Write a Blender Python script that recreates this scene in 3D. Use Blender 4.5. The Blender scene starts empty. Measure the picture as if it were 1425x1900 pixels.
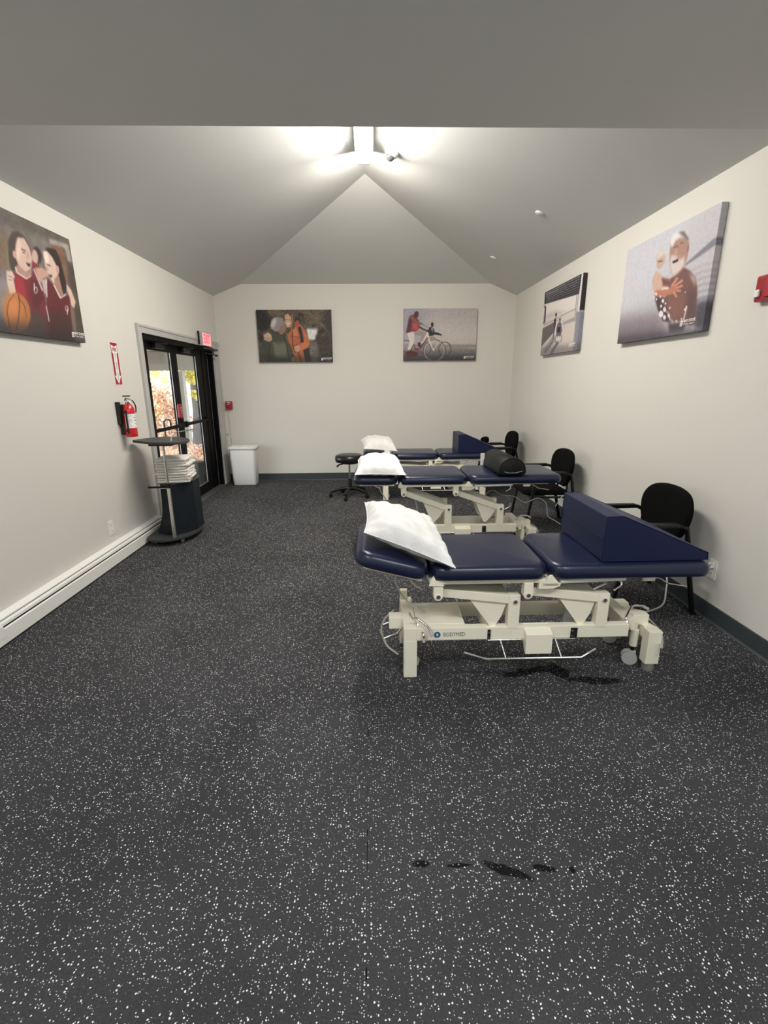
import bpy, bmesh, math, random
import numpy as np
from mathutils import Vector, Matrix

SC = bpy.context.scene
COL = SC.collection
PI = math.pi

# ------------------------------------------------------------------ camera
cd = bpy.data.cameras.new('camera'); cam = bpy.data.objects.new('camera', cd); COL.objects.link(cam)
SC.camera = cam
R_ = Vector((0.99960507, -0.02709613, -0.00744942))
U_ = Vector((0.01429257, 0.26197347, 0.96496923))
F_ = Vector((0.02419539, 0.96469461, -0.26225728))
rot = Matrix((R_, U_, -F_)).transposed().to_4x4()
cam.matrix_world = Matrix.Translation((0, 0, 1.575)) @ rot
cd.sensor_fit = 'VERTICAL'; cd.sensor_height = 24.0
cd.lens = 885.8 / 1900 * 24.0
cd.clip_start = 0.05; cd.clip_end = 200

# ------------------------------------------------------------------ world
W = bpy.data.worlds.new('world'); SC.world = W; W.use_nodes = True
bg = W.node_tree.nodes['Background']
bg.inputs[0].default_value = (0.93, 0.96, 1.0, 1); bg.inputs[1].default_value = 7.0

# ------------------------------------------------------------------ exposure
vs = SC.view_settings
vs.view_transform = 'Standard'; vs.look = 'None'; vs.gamma = 1; vs.use_curve_mapping = False
vs.exposure = 0.12

def area(name, loc, rotation, sx, sy, power, color):
    l = bpy.data.lights.new(name, 'AREA'); l.shape = 'RECTANGLE'; l.size = sx; l.size_y = sy
    l.energy = power; l.color = color
    o = bpy.data.objects.new(name, l); o.location = loc; o.rotation_euler = rotation
    COL.objects.link(o); return o

WARM = (1.0, 0.95, 0.87)
# the troffers set in the flat ceiling behind the camera
TROFFERS = ((-1.1, 0.55, 'left'), (1.1, 0.55, 'right'), (-1.1, -2.2, 'rear left'), (1.1, -2.2, 'rear right'))
for x, y, nm in TROFFERS:
    area('troffer_lamp', (x, y, 2.835), (0, 0, 0), 1.1, 0.5, 31 if y > 0 else 18, (0.97, 0.985, 1.0))
# the lamp tubes inside the ridge fixture (downward half and the two flanks)
area('ridge_lamp', (-0.031, 4.10, 3.535), (0, 0, 0), 0.11, 2.1, 34, WARM)
area('ridge_lamp', (-0.031, 5.215, 3.60), (math.radians(38), 0, 0), 0.12, 0.10, 37, (1.0, 0.93, 0.83))   # the lit end of the wrap
area('ridge_lamp', (-0.118, 4.10, 3.60), (0, math.radians(54), 0), 0.07, 2.1, 35, WARM)
area('ridge_lamp', (0.056, 4.10, 3.60), (0, math.radians(-54), 0), 0.07, 2.1, 35, WARM)

# ------------------------------------------------------------------ room numbers (metres)
XL, XR, YB, YF = -2.378, 2.273, 7.931, -4.0
Z1, Z2, RX, RZ, AY, HY = 2.856, 3.023, -0.031, 3.784, 6.026, 2.919
HLX, HRX = -1.956, 1.859

# ------------------------------------------------------------------ materials
def newmat(name):
    m = bpy.data.materials.new(name); m.use_nodes = True
    return m, m.node_tree, m.node_tree.nodes['Principled BSDF']

def mat(name, col, rough=0.5, metal=0.0, bump=None, spec=None, var=None, coat=0, sheen=0, emit=None, trans=0):
    m, nt, b = newmat(name)
    b.inputs['Base Color'].default_value = (*col, 1); b.inputs['Roughness'].default_value = rough
    b.inputs['Metallic'].default_value = metal
    if spec is not None: b.inputs['Specular IOR Level'].default_value = spec
    if coat: b.inputs['Coat Weight'].default_value = coat; b.inputs['Coat Roughness'].default_value = 0.25
    if sheen: b.inputs['Sheen Weight'].default_value = sheen
    if emit:
        b.inputs['Emission Color'].default_value = (*emit[0], 1); b.inputs['Emission Strength'].default_value = emit[1]
    if bump or var:
        tc = nt.nodes.new('ShaderNodeTexCoord')
    if bump:
        n = nt.nodes.new('ShaderNodeTexNoise'); n.inputs['Scale'].default_value = bump[0]; n.inputs['Detail'].default_value = 3
        nt.links.new(tc.outputs['Object'], n.inputs['Vector'])
        bp = nt.nodes.new('ShaderNodeBump'); bp.inputs['Strength'].default_value = bump[1]; bp.inputs['Distance'].default_value = bump[2]
        nt.links.new(n.outputs['Fac'], bp.inputs['Height']); nt.links.new(bp.outputs['Normal'], b.inputs['Normal'])
    if var:
        n = nt.nodes.new('ShaderNodeTexNoise'); n.inputs['Scale'].default_value = var[0]; n.inputs['Detail'].default_value = 4
        nt.links.new(tc.outputs['Object'], n.inputs['Vector'])
        mx = nt.nodes.new('ShaderNodeMix'); mx.data_type = 'RGBA'
        k = var[1]
        mx.inputs[6].default_value = (*[c * (1 - k) for c in col], 1); mx.inputs[7].default_value = (*[min(1, c * (1 + k)) for c in col], 1)
        nt.links.new(n.outputs['Fac'], mx.inputs[0]); nt.links.new(mx.outputs[2], b.inputs['Base Color'])
    return m

M = {}
M['wall'] = mat('wall_paint', (0.64, 0.62, 0.575), 0.75, bump=(180, 0.06, 0.002), var=(1.5, 0.015))
M['ceiling'] = mat('ceiling_paint', (0.67, 0.68, 0.665), 0.8, bump=(120, 0.08, 0.002), var=(1.2, 0.03))
M['trim'] = mat('trim_paint', (0.46, 0.445, 0.43), 0.5, var=(6, 0.03))
M['base'] = mat('vinyl_base', (0.035, 0.044, 0.050), 0.5, bump=(60, 0.05, 0.002))
M['black_al'] = mat('black_anodised', (0.003, 0.003, 0.0033), 0.5, spec=0.1)
M['silver'] = mat('silver_bead', (0.30, 0.30, 0.31), 0.4, metal=0.8)
M['cream'] = mat('cream_powder_coat', (0.90, 0.86, 0.70), 0.42, bump=(250, 0.05, 0.001), coat=0.2)
M['navy'] = mat('navy_vinyl', (0.0065, 0.011, 0.037), 0.30, bump=(420, 0.10, 0.0006), spec=0.5)
M['navy_wedge'] = mat('navy_wedge_vinyl', (0.007, 0.012, 0.047), 0.48, bump=(420, 0.12, 0.0008), spec=0.3)
M['chrome'] = mat('chrome', (0.72, 0.72, 0.73), 0.16, metal=1.0)
M['white_plastic'] = mat('white_plastic', (0.80, 0.79, 0.76), 0.4)
M['bin_white'] = mat('bin_white', (0.72, 0.71, 0.68), 0.42, var=(8, 0.02))
M['grey_plastic'] = mat('grey_plastic', (0.42, 0.42, 0.40), 0.45)
M['cable'] = mat('grey_cable', (0.50, 0.49, 0.47), 0.5)
M['pillow'] = mat('pillow_cotton', (0.69, 0.685, 0.67), 0.9, bump=(45, 0.5, 0.006), sheen=0.1)
M['towel'] = mat('towel_terry', (0.78, 0.75, 0.69), 0.95, bump=(260, 0.7, 0.004), sheen=0.3, var=(25, 0.05))
M['blk_fabric'] = mat('black_fabric', (0.003, 0.003, 0.0032), 0.95, bump=(500, 0.4, 0.001), spec=0.1)
M['blk_tube'] = mat('black_tube', (0.005, 0.005, 0.0055), 0.42, spec=0.3)
M['blk_vinyl'] = mat('black_vinyl', (0.009, 0.009, 0.010), 0.30, bump=(300, 0.1, 0.001))
M['bolster'] = mat('bolster_vinyl', (0.006, 0.007, 0.006), 0.6, bump=(300, 0.15, 0.001), spec=0.25)
M['cart'] = mat('cart_laminate', (0.007, 0.011, 0.016), 0.5, bump=(200, 0.1, 0.001), spec=0.3)
M['cart_top'] = mat('cart_top_plastic', (0.035, 0.038, 0.040), 0.5)
M['alu'] = mat('aluminium', (0.60, 0.585, 0.55), 0.3, metal=0.9)
M['red'] = mat('red_enamel', (0.55, 0.006, 0.010), 0.22, coat=0.6)
M['dark_red'] = mat('dark_red_plastic', (0.30, 0.014, 0.022), 0.35)
M['sign_red'] = mat('sign_red', (0.36, 0.008, 0.025), 0.5)
M['black'] = mat('black_print', (0.012, 0.012, 0.012), 0.6)
M['white_paint'] = mat('white_enamel', (0.80, 0.79, 0.76), 0.35)
M['slot'] = mat('dark_slot', (0.006, 0.006, 0.006), 0.9)
M['label_white'] = mat('label_paper', (0.80, 0.78, 0.76), 0.6)
M['blue'] = mat('logo_blue', (0.02, 0.12, 0.28), 0.5)
M['rubber'] = mat('grey_rubber', (0.22, 0.22, 0.21), 0.6)
M['porch'] = mat('porch_paint', (0.30, 0.30, 0.29), 0.7)
M['porch_trim'] = mat('porch_trim_paint', (0.10, 0.10, 0.09), 0.7)
M['post'] = mat('porch_post_paint', (0.16, 0.155, 0.14), 0.7)
M['bark'] = mat('bark', (0.09, 0.09, 0.105), 0.9, bump=(12, 0.8, 0.03), var=(6, 0.5))
M['grill'] = mat('lamp_diffuser', (0.9, 0.9, 0.88), 0.5, emit=((1.0, 0.96, 0.90), 9.0))
M['troffer'] = mat('troffer_diffuser', (0.9, 0.9, 0.88), 0.5, emit=((1.0, 0.97, 0.93), 3.5))
M['exit_face'] = mat('exit_face', (0.9, 0.3, 0.3), 0.4, emit=((1.0, 0.30, 0.30), 0.95))
M['exit_letter'] = mat('exit_letter', (0.6, 0.02, 0.05), 0.4, emit=((1.0, 0.05, 0.12), 0.85))
M['lens'] = mat('clear_lens', (0.75, 0.74, 0.72), 0.12, spec=0.9)
M['dome'] = mat('smoked_dome', (0.10, 0.10, 0.10), 0.08)

def glassmat():
    m = bpy.data.materials.new('pane_glass'); m.use_nodes = True; nt = m.node_tree; nt.nodes.clear()
    o = nt.nodes.new('ShaderNodeOutputMaterial'); t = nt.nodes.new('ShaderNodeBsdfTransparent'); g = nt.nodes.new('ShaderNodeBsdfGlossy')
    t.inputs[0].default_value = (0.90, 0.92, 0.91, 1); g.inputs['Roughness'].default_value = 0.02
    f = nt.nodes.new('ShaderNodeLayerWeight'); f.inputs[0].default_value = 0.5
    p = nt.nodes.new('ShaderNodeMath'); p.operation = 'POWER'; p.inputs[1].default_value = 5; nt.links.new(f.outputs['Facing'], p.inputs[0])
    q = nt.nodes.new('ShaderNodeMath'); q.operation = 'MULTIPLY_ADD'; q.inputs[1].default_value = 0.9; q.inputs[2].default_value = 0.03; nt.links.new(p.outputs[0], q.inputs[0])
    mx = nt.nodes.new('ShaderNodeMixShader')
    nt.links.new(q.outputs[0], mx.inputs[0]); nt.links.new(t.outputs[0], mx.inputs[1]); nt.links.new(g.outputs[0], mx.inputs[2])
    nt.links.new(mx.outputs[0], o.inputs[0]); return m
M['glass'] = glassmat()

def math_node(nt, op, a, b=None, c=None, clamp=False):
    n = nt.nodes.new('ShaderNodeMath'); n.operation = op; n.use_clamp = clamp
    for i, v in enumerate((a, b, c)):
        if v is None: continue
        if isinstance(v, (int, float)): n.inputs[i].default_value = v
        else: nt.links.new(v, n.inputs[i])
    return n.outputs[0]

def floormat():
    m, nt, b = newmat('speckled_rubber')
    L = nt.links.new
    tc = nt.nodes.new('ShaderNodeTexCoord'); P = tc.outputs['Object']
    def noise(scale, detail=2, dist=0.0, vec=None):
        n = nt.nodes.new('ShaderNodeTexNoise'); n.inputs['Scale'].default_value = scale; n.inputs['Detail'].default_value = detail
        n.inputs['Distortion'].default_value = dist
        L(vec or P, n.inputs['Vector']); return n.outputs['Fac']
    def flecks(scale, thr, size, soft):
        v = nt.nodes.new('ShaderNodeTexVoronoi'); v.inputs['Scale'].default_value = scale; v.voronoi_dimensions = '2D'
        # ragged chips: warp the lookup a little
        nn = nt.nodes.new('ShaderNodeTexNoise'); nn.inputs['Scale'].default_value = scale * 1.7; L(P, nn.inputs['Vector'])
        vm = nt.nodes.new('ShaderNodeVectorMath'); vm.operation = 'MULTIPLY_ADD'
        L(nn.outputs['Color'], vm.inputs[0]); k = 0.5 / scale; vm.inputs[1].default_value = (k, k, 0); L(P, vm.inputs[2])
        L(vm.outputs[0], v.inputs['Vector'])
        sep = nt.nodes.new('ShaderNodeSeparateColor'); L(v.outputs['Color'], sep.inputs[0])
        on = math_node(nt, 'GREATER_THAN', sep.outputs[0], thr)
        rad = math_node(nt, 'MULTIPLY_ADD', sep.outputs[1], size * 0.75, size * 0.35)
        d = math_node(nt, 'SUBTRACT', rad, v.outputs['Distance'])
        d = math_node(nt, 'DIVIDE', d, soft, clamp=True)
        return math_node(nt, 'MULTIPLY', on, d)
    f1 = flecks(108, 0.785, 0.31, 0.09)
    f2 = flecks(180, 0.90, 0.32, 0.09)
    fl = math_node(nt, 'MAXIMUM', f1, math_node(nt, 'MULTIPLY', f2, 0.75))
    # base colour: charcoal with cloudy scuffs
    cloud = noise(1.1, 5, 0.6)
    grain = noise(160, 3)
    base = nt.nodes.new('ShaderNodeMapRange'); base.inputs[1].default_value = 0.3; base.inputs[2].default_value = 0.7
    base.inputs[3].default_value = 0.034; base.inputs[4].default_value = 0.054; L(cloud, base.inputs[0])
    bv = math_node(nt, 'MULTIPLY', base.outputs[0], math_node(nt, 'MULTIPLY_ADD', grain, 1.2, 0.4))
    # wet stains: position masks broken by noise
    sep = nt.nodes.new('ShaderNodeSeparateXYZ'); L(P, sep.inputs[0])
    sn = math_node(nt, 'MULTIPLY_ADD', noise(14, 5, 0.5), 2.6, -1.3)
    stain = None
    for (cx, cy, rx, ry, ang) in ((0.86, 2.33, 0.20, 0.035, 0.18), (1.03, 2.33, 0.055, 0.09, 0.3), (1.18, 2.24, 0.17, 0.035, -0.12),
                                  (0.425, 1.215, 0.085, 0.020, -0.38), (0.145, 1.245, 0.030, 0.014, 0.0), (0.56, 1.215, 0.045, 0.012, -0.2),
                                  (0.65, 1.208, 0.010, 0.014, 0.0), (0.28, 1.235, 0.05, 0.008, 0.0)):
        dx = math_node(nt, 'SUBTRACT', sep.outputs[0], cx); dy = math_node(nt, 'SUBTRACT', sep.outputs[1], cy)
        c, s = math.cos(ang), math.sin(ang)
        u = math_node(nt, 'MULTIPLY_ADD', dx, c / rx, math_node(nt, 'MULTIPLY', dy, s / rx))
        v = math_node(nt, 'MULTIPLY_ADD', dy, c / ry, math_node(nt, 'MULTIPLY', dx, -s / ry))
        r2 = math_node(nt, 'ADD', math_node(nt, 'MULTIPLY', u, u), math_node(nt, 'MULTIPLY', v, v))
        e = math_node(nt, 'SUBTRACT', 1.0, r2)
        stain = e if stain is None else math_node(nt, 'MAXIMUM', stain, e)
    stain = math_node(nt, 'ADD', stain, sn); stain = math_node(nt, 'MULTIPLY', stain, 3.0, clamp=True)
    # roll seam: a hairline running away from the lens
    sx = math_node(nt, 'ABSOLUTE', math_node(nt, 'ADD', sep.outputs[0], 0.035))
    sx = math_node(nt, 'ADD', sx, math_node(nt, 'MULTIPLY', noise(3.0, 2), 0.004))
    seam = math_node(nt, 'LESS_THAN', sx, 0.0032)
    seam = math_node(nt, 'MULTIPLY', seam, math_node(nt, 'GREATER_THAN', noise(5.0, 2), 0.56))
    dark = math_node(nt, 'MAXIMUM', math_node(nt, 'MULTIPLY', stain, 0.80), seam)
    keep = math_node(nt, 'SUBTRACT', 1.0, dark)
    bv = math_node(nt, 'MULTIPLY', bv, keep)
    mx = nt.nodes.new('ShaderNodeMix'); mx.data_type = 'RGBA'
    cc = nt.nodes.new('ShaderNodeCombineColor')
    L(bv, cc.inputs[0]); L(bv, cc.inputs[1]); L(math_node(nt, 'MULTIPLY', bv, 1.07), cc.inputs[2])
    L(cc.outputs[0], mx.inputs[6]); mx.inputs[7].default_value = (0.72, 0.72, 0.73, 1)
    fk = math_node(nt, 'MULTIPLY', fl, math_node(nt, 'MULTIPLY_ADD', keep, 0.8, 0.2))
    L(fk, mx.inputs[0]); L(mx.outputs[2], b.inputs['Base Color'])
    b.inputs['Roughness'].default_value = 0.9; b.inputs['Specular IOR Level'].default_value = 0.04
    bp = nt.nodes.new('ShaderNodeBump'); bp.inputs['Strength'].default_value = 0.25; bp.inputs['Distance'].default_value = 0.003
    L(noise(220, 3), bp.inputs['Height']); L(bp.outputs['Normal'], b.inputs['Normal'])
    return m
M['floor'] = floormat()

def attrmat(name, rough):
    m, nt, b = newmat(name); a = nt.nodes.new('ShaderNodeAttribute'); a.attribute_name = 'print'
    nt.links.new(a.outputs['Color'], b.inputs['Base Color']); b.inputs['Roughness'].default_value = rough
    return m
M['canvas'] = attrmat('canvas_print', 0.6)
M['leaf'] = attrmat('autumn_leaf', 0.8)

# ------------------------------------------------------------------ mesh helper
class MB:
    def __init__(s): s.v = []; s.f = []; s.sm = []
    def add(s, vs, fs, smooth=False):
        o = len(s.v); s.v += [tuple(v) for v in vs]
        for f in fs: s.f.append([i + o for i in f]); s.sm.append(smooth)
        return s
    def box(s, x0, x1, y0, y1, z0, z1, bev=0.0, T=None):
        b = min(bev, (x1 - x0) / 2.01, (y1 - y0) / 2.01, (z1 - z0) / 2.01)
        if b <= 0:
            vs = [(x, y, z) for z in (z0, z1) for x, y in ((x0, y0), (x1, y0), (x1, y1), (x0, y1))]
            fs = [(3, 2, 1, 0), (4, 5, 6, 7), (0, 1, 5, 4), (1, 2, 6, 5), (2, 3, 7, 6), (3, 0, 4, 7)]
        else:
            bm = bmesh.new(); bmesh.ops.create_cube(bm, size=1)
            for v in bm.verts: v.co = Vector(((x0 + x1) / 2 + v.co.x * (x1 - x0), (y0 + y1) / 2 + v.co.y * (y1 - y0), (z0 + z1) / 2 + v.co.z * (z1 - z0)))
            bmesh.ops.bevel(bm, geom=bm.edges[:], offset=b, segments=2, affect='EDGES', profile=0.6)
            vs = [v.co.copy() for v in bm.verts]; fs = [[v.index for v in f.verts] for f in bm.faces]; bm.free()
        if T: vs = [T @ Vector(v) for v in vs]
        return s.add(vs, fs)
    def prism(s, poly, axis, a, b, bev=0.0):
        """extrude a 2D outline; axis 'x': (y,z), 'y': (x,z), 'z': (x,y)"""
        def P(p, t):
            return (t, p[0], p[1]) if axis == 'x' else (p[0], t, p[1]) if axis == 'y' else (p[0], p[1], t)
        bm = bmesh.new(); n = len(poly)
        va = [bm.verts.new(P(p, a)) for p in poly]; vb = [bm.verts.new(P(p, b)) for p in poly]
        bm.faces.new(va); bm.faces.new(vb[::-1])
        for i in range(n): bm.faces.new((va[i], vb[i], vb[(i + 1) % n], va[(i + 1) % n]))
        bmesh.ops.recalc_face_normals(bm, faces=bm.faces)
        if bev: bmesh.ops.bevel(bm, geom=bm.edges[:], offset=bev, segments=2, affect='EDGES', profile=0.6)
        bm.verts.index_update()
        s.add([v.co.copy() for v in bm.verts], [[v.index for v in f.verts] for f in bm.faces]); bm.free(); return s
    def tube(s, pts, r, n=8, closed=False, smooth_pts=0, cap=True, flat=None):
        pts = [Vector(p) for p in pts]
        if smooth_pts: pts = catmull(pts, smooth_pts)
        rs = r if isinstance(r, (list, tuple)) else [r] * len(pts)
        rings = []; up = None
        for i, p in enumerate(pts):
            if i == 0: t = pts[1] - p
            elif i == len(pts) - 1: t = p - pts[i - 1]
            else: t = (pts[i + 1] - p).normalized() + (p - pts[i - 1]).normalized()
            t = t.normalized() if t.length > 1e-9 else Vector((0, 0, 1))
            if up is None:
                up = Vector((0, 0, 1)) if abs(t.z) < 0.9 else Vector((0, 1, 0))
            a = t.cross(up).normalized(); u = a.cross(t).normalized(); up = u
            k = 1.0
            if 0 < i < len(pts) - 1:
                c = (pts[i + 1] - p).normalized().dot((p - pts[i - 1]).normalized())
                k = 1 / max(0.5, math.sqrt((1 + c) / 2))
            fu = flat if flat else 1.0
            rings.append([p + (a * math.cos(2 * PI * j / n) + u * fu * math.sin(2 * PI * j / n)) * rs[min(i, len(rs) - 1)] * (k if len(pts) < 12 else 1) for j in range(n)])
        vs = [v for rg in rings for v in rg]; fs = []
        for i in range(len(rings) - 1):
            for j in range(n): fs.append((i * n + j, i * n + (j + 1) % n, (i + 1) * n + (j + 1) % n, (i + 1) * n + j))
        s.add(vs, fs, True)
        if cap:
            s.add(rings[0], [list(range(n))[::-1]]); s.add(rings[-1], [list(range(n))])
        return s
    def cyl(s, p, q, r, n=16, r2=None):
        return s.tube([p, q], [r, r2 if r2 is not None else r], n)
    def lathe(s, prof, n=24, c=(0, 0, 0), T=None, sx=1, sy=1):
        vs = []
        for (r, z) in prof:
            for j in range(n):
                v = Vector((c[0] + sx * r * math.cos(2 * PI * j / n), c[1] + sy * r * math.sin(2 * PI * j / n), c[2] + z)); vs.append(T @ v if T else v)
        fs = []
        for i in range(len(prof) - 1):
            for j in range(n): fs.append((i * n + j, i * n + (j + 1) % n, (i + 1) * n + (j + 1) % n, (i + 1) * n + j))
        s.add(vs, fs, True)
        k = len(prof)
        s.add(vs[:n], [list(range(n))[::-1]]); s.add(vs[(k - 1) * n:], [list(range(n))])
        return s
    def build(s, name, m, parent=None, T=None):
        me = bpy.data.meshes.new(name); me.from_pydata([tuple(T @ Vector(v)) for v in s.v] if T else s.v, [], s.f)
        me.materials.append(m if not isinstance(m, str) else M[m])
        me.polygons.foreach_set('use_smooth', s.sm)
        me.update()
        o = bpy.data.objects.new(name, me); COL.objects.link(o)
        if parent: o.parent = parent
        return o

def catmull(pts, k):
    out = []; P = [pts[0] * 2 - pts[1]] + list(pts) + [pts[-1] * 2 - pts[-2]]
    for i in range(1, len(P) - 2):
        for j in range(k):
            t = j / k; a, b, c, d = P[i - 1], P[i], P[i + 1], P[i + 2]
            out.append(0.5 * (2 * b + (c - a) * t + (2 * a - 5 * b + 4 * c - d) * t * t + (3 * b - a - 3 * c + d) * t ** 3))
    out.append(pts[-1]); return out

def tag(o, label=None, cat=None, group=None, kind=None):
    if label: o['label'] = label
    if cat: o['category'] = cat
    if group: o['group'] = group
    if kind: o['kind'] = kind
    return o
def thing(name, loc, label, cat, group=None, rz=0):
    o = bpy.data.objects.new(name, None); COL.objects.link(o); o.location = loc; o.rotation_euler = (0, 0, rz); o.empty_display_size = 0.1
    return tag(o, label, cat, group)
def struct(name, mb, m, label=None):
    o = mb.build(name, m); o['kind'] = 'structure'
    if label: o['label'] = label
    return o

def text(name, body, size, T, m, parent=None, ext=0.0006, sx=1.0, align='CENTER', bold=0.0):
    c = bpy.data.curves.new(name, 'FONT'); c.body = body; c.size = size; c.align_x = align; c.align_y = 'CENTER'
    c.extrude = ext; c.offset = bold; c.resolution_u = 2
    t = bpy.data.objects.new(name, c); COL.objects.link(t)
    bpy.context.view_layer.update()
    dg = bpy.context.evaluated_depsgraph_get()
    me = bpy.data.meshes.new_from_object(t.evaluated_get(dg)); bpy.data.objects.remove(t); bpy.data.curves.remove(c)
    me.transform(T @ Matrix.Diagonal((sx, 1, 1, 1))); me.materials.clear(); me.materials.append(M[m]); me.name = name
    o = bpy.data.objects.new(name, me); COL.objects.link(o)
    if parent: o.parent = parent
    return o
def frame(origin, right, up):
    r = Vector(right).normalized(); u = Vector(up).normalized(); n = r.cross(u)
    return Matrix.Translation(origin) @ Matrix((r, u, n)).transposed().to_4x4()

# ================================================================== STRUCTURE
struct('floor', MB().box(XL - 0.2, XR + 0.2, YF - 0.2, YB + 0.2, -0.1, 0.0), 'floor', 'black rubber floor flecked with white chips')

# left wall with the door opening (Y 5.30..7.68, up to z 2.09)
DY0, DY1, DZ = 5.32, 7.66, 2.09
wl = MB()
wl.box(XL - 0.2, XL, YF, DY0, 0, Z1); wl.box(XL - 0.2, XL, DY1, YB + 0.2, 0, Z1); wl.box(XL - 0.2, XL, DY0, DY1, DZ, Z1)
struct('wall_left', wl, 'wall')
struct('wall_right', MB().box(XR, XR + 0.2, YF, YB + 0.2, 0, Z1), 'wall')
wb = MB().prism([(XL, 0), (XR, 0), (XR, Z1), (HRX, Z2), (HLX, Z2), (XL, Z1)], 'y', YB, YB + 0.2)
struct('wall_back', wb, 'wall')
struct('wall_front', MB().box(XL - 0.2, XR + 0.2, YF - 0.2, YF, 0, Z1), 'wall')
ce = MB()
ce.box(XL - 0.2, XR + 0.2, YF - 0.2, HY, Z1, Z1 + 0.14)
A = (RX, AY, RZ); H0 = (RX, HY, RZ)
ce.add([(XL, HY, Z1), (XL, YB, Z1), (HLX, YB, Z2), A, H0], [(0, 1, 2, 3, 4)])
ce.add([(XR, HY, Z1), (XR, YB, Z1), (HRX, YB, Z2), A, H0], [(4, 3, 2, 1, 0)])
ce.add([(HLX, YB, Z2), (HRX, YB, Z2), A], [(0, 1, 2)])
ce.add([(XL, HY, Z1), (XR, HY, Z1), H0], [(0, 1, 2)])
up = 0.22   # a closed shell above the vault so that no daylight leaks in
ce.box(XL - 0.2, XR + 0.2, HY, YB + 0.2, RZ + 0.05, RZ + 0.15)
ce.box(XL - 0.3, XL - 0.2, HY, YB + 0.2, Z1 - 0.3, RZ + 0.1); ce.box(XR + 0.2, XR + 0.3, HY, YB + 0.2, Z1 - 0.3, RZ + 0.1)
ce.box(XL - 0.2, XR + 0.2, YB + 0.2, YB + 0.3, Z1 - 0.3, RZ + 0.1); ce.box(XL - 0.2, XR + 0.2, HY - 0.12, HY - 0.02, Z1 + 0.02, RZ + 0.1)
struct('ceiling', ce, 'ceiling', 'grey hipped ceiling vault behind a flat ceiling')

def base_profile(x_wall, sgn):
    return [(x_wall, 0), (x_wall + sgn * 0.016, 0), (x_wall + sgn * 0.008, 0.012), (x_wall + sgn * 0.006, 0.112), (x_wall + sgn * 0.003, 0.117), (x_wall, 0.117)]
struct('baseboard_right', MB().prism(base_profile(XR, -1), 'y', YF, YB - 0.006), 'base')
bb = MB(); bb.prism([(YB, 0), (YB - 0.016, 0), (YB - 0.008, 0.012), (YB - 0.006, 0.112), (YB - 0.003, 0.117), (YB, 0.117)], 'x', XL + 0.006, XR - 0.006)
struct('baseboard_back', bb, 'base')
struct('baseboard_left', MB().box(XL, XL + 0.006, 7.885, YB - 0.006, 0, 0.117), 'base')

# door casing
tr = MB()
def casing(mb, y0, y1, z0, z1, inner):
    mb.box(XL, XL + 0.018, y0, y1, z0, z1, 0.003)
casing(tr, DY0 - 0.10, DY0, 0.0, DZ + 0.085, 1); casing(tr, DY1, 7.88, 0.0, DZ + 0.085, 1)
tr.box(XL, XL + 0.018, DY0, DY1, DZ, DZ + 0.085, 0.003)
tr.box(XL + 0.018, XL + 0.026, DY0 - 0.10, DY0 - 0.07, 0, DZ + 0.085, 0.002); tr.box(XL + 0.018, XL + 0.026, DY0 - 0.07, 7.88, DZ + 0.06, DZ + 0.085, 0.002)
tr.box(XL + 0.018, XL + 0.026, 7.85, 7.88, 0, DZ + 0.06, 0.002)
struct('trim_1', tr, 'trim', 'greige painted casing around the glass door')

# ------------------------------------------------------------------ door_1 : frame + two leaves
XD = XL - 0.10            # plane of the leaves
d1 = bpy.data.objects.new('door_1', None); COL.objects.link(d1); d1.location = (XD, (DY0 + DY1) / 2, 0)
tag(d1, 'black framed pair of glass doors with panic bars', kind='structure')
ox, oy = XD, (DY0 + DY1) / 2
def dloc(mb): # world coords -> door local
    mb.v = [(v[0] - ox, v[1] - oy, v[2]) for v in mb.v]; return mb
PY = 7.34                  # dark post between the second leaf and the jamb
fr = MB(); fr.box(XL - 0.19, XL - 0.004, DY0 + 0.001, DY0 + 0.055, 0, DZ - 0.001, 0.002); fr.box(XL - 0.19, XL - 0.004, DY1 - 0.055, DY1 - 0.001, 0, DZ - 0.001, 0.002)
fr.box(XL - 0.19, XL - 0.004, DY0 + 0.055, DY1 - 0.055, 2.035, DZ - 0.001, 0.002); fr.box(XD - 0.03, XD + 0.03, PY, DY1 - 0.055, 0, 2.035, 0.002)
dloc(fr).build('door_frame', 'black_al', d1)
dloc(MB().box(XD + 0.031, XD + 0.036, PY + 0.225, PY + 0.237, 0.02, 2.03)).build('highlight_strip', 'silver', d1)  # silver strip standing in for the highlight along the door edge
dloc(MB().box(XL - 0.16, XL + 0.03, DY0 + 0.06, DY1 - 0.06, 0.0, 0.012, 0.003)).build('threshold', 'silver', d1)
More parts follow.
